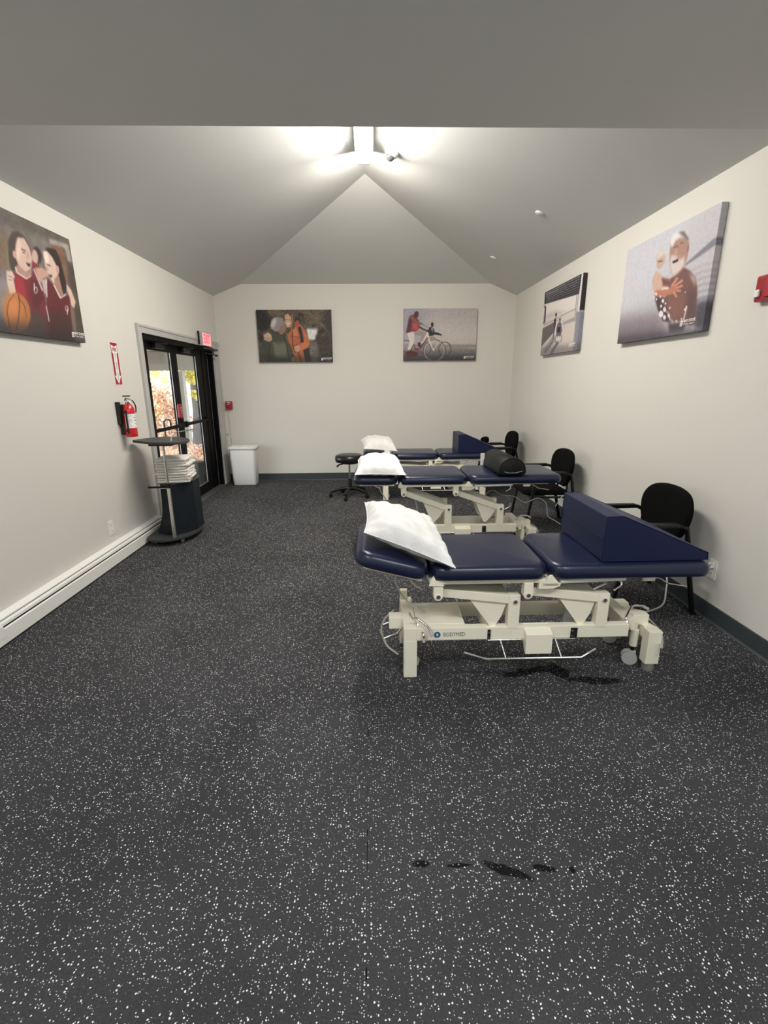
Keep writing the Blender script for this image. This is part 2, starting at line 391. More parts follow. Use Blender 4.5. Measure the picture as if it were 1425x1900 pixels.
def leaf(y0, y1, gy0, gy1, hinge_left):
    lf = MB(); gz0, gz1 = 0.15, 1.945
    lf.box(XD - 0.022, XD + 0.022, y0, gy0, 0.016, 2.03, 0.002); lf.box(XD - 0.022, XD + 0.022, gy1, y1, 0.016, 2.03, 0.002)
    lf.box(XD - 0.022, XD + 0.022, gy0, gy1, 0.016, gz0, 0.002); lf.box(XD - 0.022, XD + 0.022, gy0, gy1, gz1, 2.03, 0.002)
    l = dloc(lf).build('door_leaf', 'black_al', d1)
    dloc(MB().box(XD - 0.003, XD + 0.003, gy0 - 0.005, gy1 + 0.005, gz0 - 0.005, gz1 + 0.005)).build('glass_pane', 'glass', l)
    bd = MB(); bd.box(XD + 0.004, XD + 0.012, gy1 - 0.008, gy1 - 0.001, gz0, gz1); bd.box(XD + 0.004, XD + 0.02, gy0, gy1, gz0 + 0.001, gz0 + 0.012)
    dloc(bd).build('glazing_bead', 'silver', l)
    pb = MB(); pb.box(XD + 0.055, XD + 0.085, y0 + 0.06, y1 - 0.05, 1.045, 1.085, 0.006)
    pb.box(XD + 0.022, XD + 0.085, y0 + 0.02, y0 + 0.08, 1.03, 1.10, 0.006); pb.box(XD + 0.022, XD + 0.085, y1 - 0.09, y1 - 0.03, 1.03, 1.10, 0.006)
    dloc(pb).build('panic_bar', 'black_al', l)
    cl = MB(); cy = gy0 + 0.12
    cl.box(XD + 0.022, XD + 0.075, cy, cy + 0.26, 1.965, 2.025, 0.006); cl.tube([(XD + 0.06, cy + 0.05, 2.028), (XD + 0.11, cy + 0.25, 2.03), (XD + 0.03, cy + 0.42, 2.032)], 0.008, 6)
    dloc(cl).build('door_closer', 'blk_tube', l)
    return l
l1 = leaf(DY0 + 0.057, 6.335, 5.60, 6.255, True)
l2 = leaf(6.345, PY - 0.003, 6.43, 7.135, False)
h = MB(); h.tube([(XD - 0.022, 6.24, 1.02), (XD - 0.075, 6.24, 1.03), (XD - 0.08, 6.24, 1.12), (XD - 0.08, 6.20, 1.14), (XD - 0.08, 6.08, 1.14), (XD - 0.08, 6.05, 1.12), (XD - 0.08, 6.05, 0.86)], 0.010, 8)
dloc(h).build('pull_handle', 'blk_tube', l1)
al = MB(); al.box(XD + 0.022, XD + 0.06, 6.245, 6.335, 1.15, 1.33, 0.02); ao = dloc(al).build('alarm_box', 'dark_red', l1)
ao['label'] = 'small red alarm box on the meeting stile'
tx = dloc(MB().box(XD + 0.0602, XD + 0.0612, 6.26, 6.32, 1.275, 1.283).box(XD + 0.0602, XD + 0.0612, 6.262, 6.318, 1.245, 1.251).box(XD + 0.0602, XD + 0.0612, 6.27, 6.31, 1.215, 1.22))
tx.build('alarm_print', 'label_white', l1)
# operator arm that pokes out past the casing
op = MB(); op.box(XL - 0.004, XL + 0.09, 7.00, 7.62, 2.040, 2.066, 0.004); op.tube([(XL + 0.02, 7.16, 2.0), (XL + 0.07, 7.45, 1.99), (XL + 0.07, 7.60, 1.985)], 0.008, 6)
op.box(XL + 0.055, XL + 0.085, 7.57, 7.63, 1.965, 1.99, 0.004)
dloc(op).build('operator_arm', 'blk_tube', d1)

# ================================================================== CANVAS PRINTS
class Paint:
    def __init__(s, w, h, corners, base):
        s.w, s.h = w * 2, h * 2
        s.img = np.zeros((s.h, s.w, 3)); s.img[:] = base
        # homography crop px -> canvas px
        src = corners; dst = [(0, 0), (s.w, 0), (s.w, s.h), (0, s.h)]
        Am = []; bvec = []
        for (x, y), (u, v) in zip(src, dst):
            Am.append([x, y, 1, 0, 0, 0, -u * x, -u * y]); bvec.append(u)
            Am.append([0, 0, 0, x, y, 1, -v * x, -v * y]); bvec.append(v)
        s.H = np.append(np.linalg.solve(np.array(Am, float), np.array(bvec, float)), 1).reshape(3, 3)
        s.yy, s.xx = np.mgrid[0:s.h, 0:s.w] + 0.5
        s.rng = np.random.default_rng(5)
    def T(s, pts):
        p = np.array([(x, y, 1.0) for x, y in pts]) @ s.H.T
        return p[:, :2] / p[:, 2:3]
    def mask(s, P):
        m = np.zeros((s.h, s.w), bool); n = len(P)
        for i in range(n):
            x0, y0 = P[i]; x1, y1 = P[(i + 1) % n]
            if abs(y1 - y0) < 1e-9: continue
            c = ((y0 > s.yy) != (y1 > s.yy)) & (s.xx < (x1 - x0) * (s.yy - y0) / (y1 - y0) + x0)
            m ^= c
        return m.astype(float)
    def blur(s, a, r):
        r = int(r)
        if r < 1: return a
        for _ in range(2):
            for ax in (0, 1):
                pad = [(0, 0)] * a.ndim; pad[ax] = (r + 1, r)
                c = np.cumsum(np.pad(a, pad, mode='edge'), axis=ax)
                n = a.shape[ax]
                hi = np.take(c, np.arange(2 * r + 1, 2 * r + 1 + n), axis=ax); lo = np.take(c, np.arange(0, n), axis=ax)
                a = (hi - lo) / (2 * r + 1)
        return a
    def put(s, m, col, alpha=1.0, soft=1):
        m = s.blur(m, soft) * alpha
        s.img = s.img * (1 - m[..., None]) + np.array(col)[None, None] * m[..., None]
    def poly(s, pts, col, alpha=1.0, soft=1):
        s.put(s.mask(s.T(pts)), col, alpha, soft)
    def ell(s, cx, cy, rx, ry, col, ang=0, alpha=1.0, soft=1):
        a = math.radians(ang); pts = []
        for i in range(28):
            t = 2 * PI * i / 28; x, y = rx * math.cos(t), ry * math.sin(t)
            pts.append((cx + x * math.cos(a) - y * math.sin(a), cy + x * math.sin(a) + y * math.cos(a)))
        s.poly(pts, col, alpha, soft)
    def line(s, pts, wd, col, alpha=1.0, soft=1):
        for (x0, y0), (x1, y1) in zip(pts[:-1], pts[1:]):
            dx, dy = x1 - x0, y1 - y0; L = math.hypot(dx, dy) or 1; nx, ny = -dy / L * wd / 2, dx / L * wd / 2
            s.poly([(x0 + nx, y0 + ny), (x1 + nx, y1 + ny), (x1 - nx, y1 - ny), (x0 - nx, y0 - ny)], col, alpha, soft)
    def ring(s, cx, cy, rx, ry, wd, col, ang=0, alpha=1.0, soft=1):
        a = math.radians(ang); pts = []
        for i in range(25):
            t = 2 * PI * i / 24; x, y = rx * math.cos(t), ry * math.sin(t)
            pts.append((cx + x * math.cos(a) - y * math.sin(a), cy + x * math.sin(a) + y * math.cos(a)))
        s.line(pts, wd, col, alpha, soft)
    def noise(s, cell, amp, m=None, tint=(1, 1, 1)):
        h, w = s.h // cell + 3, s.w // cell + 3
        g = s.rng.standard_normal((h, w))
        yi = s.yy / cell; xi = s.xx / cell; y0 = yi.astype(int); x0 = xi.astype(int); fy = yi - y0; fx = xi - x0
        fy = fy * fy * (3 - 2 * fy); fx = fx * fx * (3 - 2 * fx)
        n = (g[y0, x0] * (1 - fx) + g[y0, x0 + 1] * fx) * (1 - fy) + (g[y0 + 1, x0] * (1 - fx) + g[y0 + 1, x0 + 1] * fx) * fy
        n = n * amp
        if m is not None: n = n * m
        s.img = np.clip(s.img + n[..., None] * np.array(tint), 0, 1)
    def rgb(s):
        a = np.clip(s.img, 0, 1); return a.reshape(s.h // 2, 2, s.w // 2, 2, 3).mean((1, 3))

def c255(*c): return [v / 255 for v in c]
GW, GH = 252, 168

def paint_sisters():      # two players laughing, ball in front
    p = Paint(GW, GH, [(-736, -252), (868, 490), (1086, 1805), (-328, 1614)], c255(112, 103, 97))
    # gym hall behind
    p.poly([(-800, -300), (900, 430), (900, 560), (-800, 60)], c255(92, 84, 80), soft=10)
    p.poly([(-800, 380), (140, 480), (120, 900), (-700, 900)], c255(120, 98, 74), soft=14)
    p.poly([(-800, 860), (160, 960), (160, 1700), (-700, 1700)], c255(128, 120, 124), soft=16)
    p.poly([(-800, 1350), (160, 1500), (200, 1900), (-700, 1700)], c255(84, 78, 84), soft=16)
    p.poly([(630, 470), (880, 560), (940, 800), (1000, 1250), (900, 1500), (850, 1000), (820, 640), (640, 540)], c255(104, 78, 60), soft=5)
    p.poly([(620, 480), (860, 560), (910, 780), (860, 780), (820, 610), (630, 560)], c255(150, 144, 140), soft=3)
    p.poly([(640, 560), (800, 600), (860, 1040), (760, 1000)], c255(120, 84, 62), soft=4)
    p.poly([(850, 780), (930, 820), (1080, 1700), (960, 1700)], c255(76, 66, 58), soft=6)
    p.noise(26, 0.020); p.noise(8, 0.012)
    # background girl
    p.ell(465, 700, 60, 110, c255(54, 42, 40), -10, soft=2); p.ell(440, 720, 40, 95, c255(196, 162, 148), -8, soft=2)
    p.poly([(400, 760), (520, 860), (540, 1010), (420, 1000)], c255(126, 36, 48), soft=2)
    # left girl: hair, face, neck
    p.poly([(100, 520), (150, 410), (230, 400), (310, 470), (380, 600), (400, 720), (340, 640), (260, 500), (200, 560), (190, 700), (225, 800), (215, 900), (150, 900), (110, 760)], c255(70, 58, 50), soft=2)
    p.poly([(95, 560), (120, 900), (90, 870), (80, 640)], c255(128, 112, 92), soft=2)
    p.poly([(225, 480), (300, 480), (370, 600), (405, 740), (400, 820), (385, 880), (320, 920), (240, 840), (190, 720), (200, 560)], c255(206, 172, 158), soft=2)
    p.poly([(215, 500), (250, 480), (265, 660), (240, 780), (205, 700)], c255(226, 196, 182), soft=4, alpha=.8)
    p.ell(182, 690, 22, 50, c255(190, 150, 136), -10, soft=1)
    p.line([(270, 620), (325, 650)], 14, c255(90, 62, 54)); p.line([(285, 665), (325, 675)], 10, c255(60, 40, 38))
    p.poly([(350, 640), (372, 730), (340, 760), (332, 740)], c255(188, 146, 130), soft=2)
    p.poly([(325, 785), (392, 800), (375, 850), (345, 830)], c255(70, 24, 26), soft=1); p.line([(335, 790), (388, 806)], 9, c255(232, 226, 220))
    p.poly([(230, 820), (330, 920), (395, 880), (390, 960), (330, 1000), (200, 920), (195, 850)], c255(176, 132, 116), soft=2)
    # left girl jersey
    p.poly([(170, 910), (330, 1000), (400, 950), (430, 880), (560, 1180), (600, 1400), (620, 1600), (620, 1780), (250, 1740), (200, 1250), (185, 1050)], c255(120, 26, 40), soft=2)
    p.poly([(185, 940), (300, 1010), (340, 1220), (300, 1250), (210, 1180)], c255(158, 26, 42), soft=5)
    p.poly([(390, 1000), (470, 1000), (560, 1250), (480, 1400), (400, 1300)], c255(92, 26, 36), soft=6)
    p.poly([(300, 1350), (620, 1480), (630, 1800), (260, 1760)], c255(74, 58, 56), soft=16)
    p.line([(195, 850), (215, 920), (335, 1000), (395, 955)], 16, c255(214, 196, 196))
    p.line([(425, 870), (540, 1150)], 16, c255(200, 184, 188))
    p.ring(452, 1140, 20, 40, 11, c255(220, 206, 208), 0); p.line([(432, 1050), (436, 1140)], 12, c255(220, 206, 208))
    # hand on the left shoulder and forearm
    p.poly([(80, 900), (150, 900), (190, 970), (170, 1010), (205, 1170), (190, 1190), (125, 1190), (90, 1050)], c255(214, 184, 170), soft=2)
    p.line([(100, 960), (160, 985)], 8, c255(130, 96, 84)); p.line([(110, 1010), (150, 1015)], 8, c255(96, 70, 62))
    # arm across the middle
    p.poly([(440, 860), (520, 850), (610, 910), (620, 960), (540, 1000), (520, 1060), (480, 1000)], c255(190, 148, 130), soft=2)
    p.poly([(530, 1010), (600, 1000), (600, 1200), (560, 1180)], c255(188, 164, 156), soft=2)
    # right girl
    p.poly([(545, 640), (600, 600), (700, 620), (750, 720), (800, 900), (840, 1060), (835, 1180), (790, 1180), (740, 1000), (690, 860), (640, 720)], c255(42, 30, 28), soft=2)
    p.poly([(540, 660), (600, 650), (660, 720), (720, 840), (745, 900), (720, 1000), (690, 1070), (640, 1000), (600, 920), (575, 850), (560, 760)], c255(208, 176, 160), soft=2)
    p.poly([(545, 640), (590, 640), (620, 760), (600, 830), (570, 760)], c255(232, 208, 196), soft=4)
    p.ell(728, 880, 20, 55, c255(196, 150, 132), -5, soft=1)
    p.line([(590, 810), (640, 835)], 12, c255(60, 40, 36)); p.poly([(575, 850), (600, 830), (612, 895), (590, 905)], c255(190, 146, 128), soft=1)
    p.poly([(608, 930), (665, 945), (650, 985), (625, 965)], c255(64, 20, 24), soft=1); p.line([(612, 936), (662, 950)], 8, c255(236, 230, 226))
    p.poly([(690, 1000), (740, 940), (800, 1180), (790, 1220), (760, 1230), (690, 1100)], c255(160, 118, 102), soft=2)
    p.poly([(600, 990), (680, 1080), (760, 1240), (840, 1190), (880, 1220), (900, 1450), (930, 1700), (960, 1800), (620, 1780), (600, 1500), (585, 1150)], c255(96, 26, 34), soft=2)
    p.poly([(620, 1400), (900, 1450), (960, 1820), (620, 1790)], c255(68, 38, 38), soft=14)
    p.line([(680, 1070), (765, 1240), (838, 1190)], 16, c255(212, 196, 198)); p.line([(585, 1000), (595, 1230)], 14, c255(206, 190, 192))
    p.ring(845, 1370, 16, 32, 10, c255(220, 206, 208)); p.line([(862, 1370), (850, 1450)], 10, c255(220, 206, 208))
    p.line([(585, 1340), (625, 1540)], 12, c255(196, 186, 188))
    # right hand hugging
    p.poly([(840, 1060), (900, 1130), (960, 1290), (940, 1370), (905, 1340), (880, 1220), (850, 1150)], c255(206, 172, 156), soft=2)
    p.poly([(895, 1350), (940, 1380), (975, 1680), (930, 1680)], c255(120, 98, 86), soft=4)
    # basketball
    p.ell(215, 1430, 172, 250, c255(176, 104, 44), -6, soft=2); p.ell(160, 1330, 100, 140, c255(212, 130, 60), -6, soft=18)
    p.poly([(60, 1560), (390, 1560), (380, 1760), (100, 1730)], c255(84, 70, 68), alpha=.75, soft=16)
    p.line([(235, 1200), (250, 1330), (235, 1520), (205, 1660)], 9, c255(52, 34, 26)); p.line([(180, 1200), (110, 1290), (90, 1420), (130, 1640)], 8, c255(60, 38, 28)); p.line([(230, 1230), (310, 1340), (340, 1500)], 7, c255(80, 48, 30))
    p.poly([(-800, 1500), (1100, 1740), (1150, 1900), (-800, 1900)], c255(34, 30, 32), alpha=.75, soft=22)
    p.noise(5, 0.008)
    return p.rgb()

def paint_hikers():
    p = Paint(GW, GH, [(133, 133), (1290, 127), (1315, 940), (187, 942)], c255(70, 62, 48))
    p.noise(34, 0.06); p.noise(12, 0.05, tint=(1, .92, .7)); p.noise(5, 0.04, tint=(1, .92, .75))
    p.poly([(133, 133), (300, 133), (340, 420), (240, 480), (150, 400)], c255(26, 28, 26), alpha=.9, soft=12)
    p.poly([(300, 133), (560, 133), (560, 260), (380, 260)], c255(112, 98, 72), alpha=.7, soft=12)
    p.poly([(860, 133), (1180, 133), (1160, 330), (900, 380)], c255(112, 98, 76), alpha=.6, soft=14)
    p.poly([(1180, 133), (1295, 133), (1310, 500), (1220, 480)], c255(42, 38, 32), alpha=.8, soft=10)
    p.poly([(900, 420), (1100, 400), (1060, 560), (930, 560)], c255(150, 148, 146), alpha=.8, soft=6)
    p.poly([(920, 430), (1080, 440), (1050, 600), (940, 600)], c255(222, 222, 224), alpha=.9, soft=5)
    p.poly([(1050, 520), (1310, 560), (1315, 940), (1080, 940)], c255(48, 42, 38), alpha=.85, soft=8)
    p.poly([(950, 600), (1090, 640), (1110, 940), (960, 940)], c255(120, 116, 114), alpha=.6, soft=8)
    p.noise(6, 0.04)
    # grey haired person in green jacket
    p.poly([(187, 942), (190, 760), (250, 560), (300, 470), (420, 450), (520, 520), (640, 640), (680, 800), (700, 942)], c255(64, 68, 56), soft=2)
    p.poly([(380, 640), (600, 620), (650, 900), (420, 880)], c255(92, 98, 80), soft=8, alpha=.8)
    for k in range(5): p.line([(215 + 22 * k, 640 + 50 * k), (300 + 12 * k, 690 + 44 * k)], 12, c255(36, 40, 34), alpha=.7, soft=2)
    p.line([(560, 560), (610, 700), (640, 930)], 12, c255(34, 38, 32), soft=1); p.line([(350, 640), (330, 800), (350, 930)], 14, c255(38, 42, 36), soft=2)
    for k in range(7):
        p.line([(390 + k * 8, 640 + k * 34), (470, 690 + k * 28), (590, 660 + k * 32)], 14, c255(128, 134, 114), alpha=.6, soft=1)
    p.poly([(330, 440), (520, 480), (560, 560), (400, 520)], c255(66, 60, 52), soft=2)
    p.poly([(360, 360), (400, 270), (470, 240), (540, 260), (580, 330), (560, 420), (500, 470), (430, 470), (370, 430)], c255(136, 130, 132), soft=2)
    p.poly([(370, 300), (440, 250), (450, 330), (400, 420), (360, 400)], c255(188, 184, 180), soft=5)
    p.poly([(520, 380), (590, 360), (595, 440), (560, 500), (500, 520), (480, 450)], c255(146, 108, 88), soft=2)
    # young woman in orange jacket
    p.poly([(610, 520), (690, 430), (760, 300), (800, 350), (880, 430), (960, 620), (950, 700), (860, 760), (890, 942), (740, 942), (700, 760), (640, 660)], c255(176, 92, 50), soft=2)
    p.poly([(860, 440), (960, 620), (930, 720), (820, 770), (800, 680), (880, 620)], c255(196, 106, 58), soft=3)
    p.poly([(700, 430), (760, 420), (780, 560), (700, 540)], c255(206, 116, 68), soft=4, alpha=.8)
    p.line([(640, 660), (700, 700), (830, 640)], 8, c255(104, 50, 30)); p.line([(660, 540), (800, 560)], 8, c255(110, 52, 30)); p.line([(870, 560), (950, 640)], 7, c255(120, 60, 34))
    p.poly([(720, 330), (780, 290), (810, 360), (740, 410)], c255(160, 78, 50), soft=2)
    p.poly([(560, 200), (600, 150), (660, 140), (720, 190), (740, 280), (720, 420), (660, 470), (680, 330), (660, 240), (600, 200), (570, 300)], c255(86, 66, 52), soft=2)
    p.poly([(575, 220), (620, 190), (670, 240), (685, 330), (660, 400), (610, 410), (580, 340)], c255(200, 154, 126), soft=2)
    p.line([(690, 200), (700, 330), (670, 460)], 14, c255(158, 124, 94), soft=2)
    p.line([(590, 285), (612, 285)], 10, c255(60, 40, 34)); p.line([(645, 290), (668, 292)], 9, c255(60, 40, 34)); p.line([(608, 350), (650, 348)], 13, c255(232, 222, 214))
    # straps, hands, arm round the shoulder
    p.line([(800, 400), (830, 520), (845, 640)], 48, c255(38, 36, 38), soft=2); p.line([(690, 470), (700, 700), (740, 800)], 12, c255(48, 34, 30))
    p.poly([(230, 480), (330, 440), (350, 470), (280, 500), (240, 560)], c255(96, 66, 50), soft=2)
    p.poly([(250, 520), (320, 480), (370, 520), (380, 600), (340, 630), (260, 600)], c255(190, 160, 140), soft=2)
    for k in range(3): p.line([(270 + 30 * k, 560), (300 + 28 * k, 620)], 6, c255(110, 84, 70))
    p.poly([(720, 710), (790, 680), (815, 740), (780, 785), (730, 770)], c255(196, 160, 136), soft=2); p.line([(730, 730), (790, 720)], 5, c255(110, 80, 64)); p.line([(738, 755), (800, 745)], 5, c255(110, 80, 64))
    p.poly([(870, 760), (950, 720), (980, 942), (900, 942)], c255(34, 38, 40), soft=2); p.line([(780, 790), (830, 942)], 22, c255(76, 62, 46), soft=2)
    p.ell(250, 905, 45, 32, c255(110, 84, 64)); p.ell(705, 905, 30, 34, c255(150, 132, 112))
    p.poly([(187, 850), (1315, 850), (1315, 950), (187, 950)], c255(14, 14, 13), alpha=.5, soft=16)
    return p.rgb()

def paint_cyclists():
    p = Paint(GW, GH, [(153, 105), (1303, 100), (1280, 900), (158, 912)], c255(176, 166, 166))
    p.poly([(150, 100), (520, 100), (400, 660), (150, 660)], c255(150, 148, 164), soft=50, alpha=.9)
    p.poly([(620, 330), (1310, 330), (1310, 670), (620, 670)], c255(192, 184, 178), soft=40, alpha=.9)
    p.poly([(150, 660), (1310, 660), (1310, 780), (150, 780)], c255(142, 134, 128), soft=4)
    p.poly([(150, 750), (1310, 750), (1310, 920), (150, 920)], c255(104, 100, 106), soft=10)
    p.poly([(150, 840), (1310, 830), (1310, 930), (150, 930)], c255(56, 52, 56), soft=14)
    p.noise(10, 0.012); p.line([(1160, 712), (1275, 714)], 8, c255(190, 182, 176)); p.line([(920, 760), (1240, 790)], 10, c255(126, 118, 112), soft=2)
    wheel = c255(66, 54, 58)
    p.ring(205, 690, 95, 90, 11, wheel); p.ring(505, 730, 85, 95, 9, wheel); p.ring(805, 735, 95, 112, 11, wheel); p.ring(640, 760, 172, 170, 15, c255(86, 76, 80)); p.ring(640, 760, 156, 154, 6, c255(200, 194, 194))
    p.poly([(500, 900), (800, 900), (800, 935), (500, 935)], c255(50, 48, 52), soft=4)
    # frames
    p.line([(525, 430), (545, 560), (610, 720), (640, 760)], 20, c255(214, 206, 200)); p.line([(530, 500), (430, 650), (390, 730)], 18, c255(220, 212, 206)); p.line([(540, 560), (430, 720), (330, 740)], 18, c255(110, 40, 52))
    p.line([(310, 640), (240, 770)], 16, c255(226, 220, 214)); p.line([(320, 660), (350, 740), (400, 760)], 14, c255(96, 36, 46)); p.line([(590, 700), (680, 740), (740, 620), (640, 640)], 9, c255(150, 140, 136))
    p.line([(760, 520), (745, 570), (770, 620), (800, 720)], 10, c255(150, 140, 138)); p.line([(700, 620), (640, 740)], 12, c255(196, 188, 184)); p.line([(440, 340), (540, 400)], 8, c255(90, 84, 86))
    # child
    p.poly([(555, 400), (600, 390), (640, 430), (640, 470), (700, 480), (760, 510), (750, 525), (650, 510), (600, 530), (560, 530), (545, 470)], c255(40, 38, 42), soft=1)
    p.poly([(590, 400), (625, 410), (620, 470), (590, 450)], c255(120, 122, 132), soft=1); p.ell(606, 355, 22, 38, c255(46, 34, 34)); p.poly([(560, 540), (640, 540), (690, 590), (580, 600)], c255(150, 136, 124), soft=1)
    # adult
    p.poly([(245, 230), (290, 200), (330, 210), (400, 290), (410, 390), (380, 450), (300, 470), (215, 490), (195, 470), (225, 380)], c255(128, 44, 50), soft=2)
    p.poly([(300, 330), (390, 340), (390, 430), (310, 440)], c255(186, 62, 60), soft=4); p.poly([(240, 260), (280, 280), (270, 460), (205, 480)], c255(76, 34, 40), soft=4)
    p.line([(270, 230), (350, 310), (440, 350)], 34, c255(120, 84, 78), soft=1); p.line([(400, 390), (470, 430), (545, 460)], 26, c255(70, 46, 44)); p.ell(545, 450, 28, 20, c255(50, 42, 44))
    p.ell(358, 200, 38, 52, c255(60, 40, 40), 12); p.ell(390, 200, 10, 30, c255(130, 96, 88), 5)
    p.poly([(215, 490), (310, 460), (330, 520), (325, 620), (270, 740), (220, 750), (255, 620)], c255(206, 196, 192), soft=2)
    p.poly([(330, 470), (420, 450), (510, 480), (500, 530), (450, 620), (420, 600), (440, 530), (340, 520)], c255(150, 136, 130), soft=2)
    p.poly([(380, 640), (430, 620), (430, 700), (390, 710)], c255(70, 30, 34), soft=1); p.poly([(190, 790), (260, 750), (400, 790), (370, 850), (210, 870)], c255(76, 34, 40), soft=4)
    p.noise(5, 0.01)
    return p.rgb()

def paint_breezeway():
    p = Paint(GW, GH, [(222, 540), (962, 180), (890, 1690), (132, 1770)], c255(198, 190, 186))
    p.poly([(200, 760), (880, 560), (860, 860), (190, 1100)], c255(214, 206, 202), soft=6)
    p.poly([(190, 960), (440, 880), (640, 900), (840, 830), (840, 860), (190, 1080)], c255(190, 182, 178), soft=8)
    # louvre roof
    p.poly([(222, 540), (962, 180), (890, 570), (212, 760)], c255(28, 27, 32), soft=1)
    for k in range(7):
        t = k / 7
        p.line([(240, 545 + 215 * t + 20), (890, 240 + 330 * t * 1.0 + 8)], 12 - k, c255(172, 170, 176), soft=1)
    # white post and dark louver at the right edge
    p.poly([(925, 190), (990, 160), (950, 920), (870, 920), (890, 560)], c255(206, 202, 206), soft=1)
    p.poly([(958, 170), (1010, 140), (990, 880), (912, 885)], c255(30, 26, 30), soft=1)
    p.poly([(860, 910), (970, 900), (905, 1700), (820, 1700)], c255(130, 130, 144), soft=3)
    p.line([(845, 600), (820, 1110)], 10, c255(96, 92, 100)); p.line([(875, 580), (850, 1000), (810, 1680)], 10, c255(110, 106, 112))
    p.line([(205, 800), (235, 800), (215, 1110), (190, 1110)], 30, c255(70, 64, 66), soft=2)
    # promenade and shade
    p.line([(200, 1160), (640, 940), (840, 850)], 10, c255(110, 102, 102)); p.line([(190, 1220), (560, 1030)], 8, c255(130, 122, 120))
    p.poly([(180, 1225), (400, 1105), (400, 1310), (150, 1590)], c255(98, 92, 90), soft=2)
    p.poly([(590, 1110), (830, 1010), (820, 1100), (570, 1170)], c255(150, 142, 144), soft=3)
    p.poly([(570, 1180), (830, 1110), (800, 1680), (420, 1700), (540, 1500)], c255(200, 188, 182), soft=8)
    p.poly([(200, 1640), (410, 1330), (440, 1480), (240, 1720)], c255(150, 142, 140), soft=4)
    # walker
    p.ell(443, 960, 16, 42, c255(48, 38, 42)); p.poly([(400, 1070), (430, 1010), (450, 1060), (440, 1160), (415, 1290), (390, 1480), (380, 1480), (400, 1250), (395, 1150)], c255(66, 58, 70), soft=1)
    p.line([(385, 1490), (220, 1720)], 20, c255(84, 76, 78), soft=2)
    # wheelchair user
    p.ell(523, 1060, 14, 38, c255(48, 36, 42)); p.poly([(470, 1150), (510, 1090), (550, 1120), (570, 1270), (545, 1370), (460, 1390), (450, 1250)], c255(102, 90, 106), soft=1)
    p.poly([(480, 1210), (540, 1200), (530, 1310), (470, 1310)], c255(44, 30, 42), soft=1); p.ring(455, 1440, 22, 75, 10, c255(76, 68, 72)); p.ring(548, 1430, 20, 70, 9, c255(76, 68, 72))
    p.poly([(455, 1420), (540, 1400), (530, 1480), (450, 1490)], c255(206, 196, 190), soft=1); p.line([(500, 1500), (350, 1740)], 50, c255(100, 92, 92), soft=4)
    p.poly([(130, 1600), (900, 1560), (890, 1720), (130, 1800)], c255(80, 74, 80), alpha=.55, soft=14)
    p.noise(6, 0.008)
    return p.rgb()

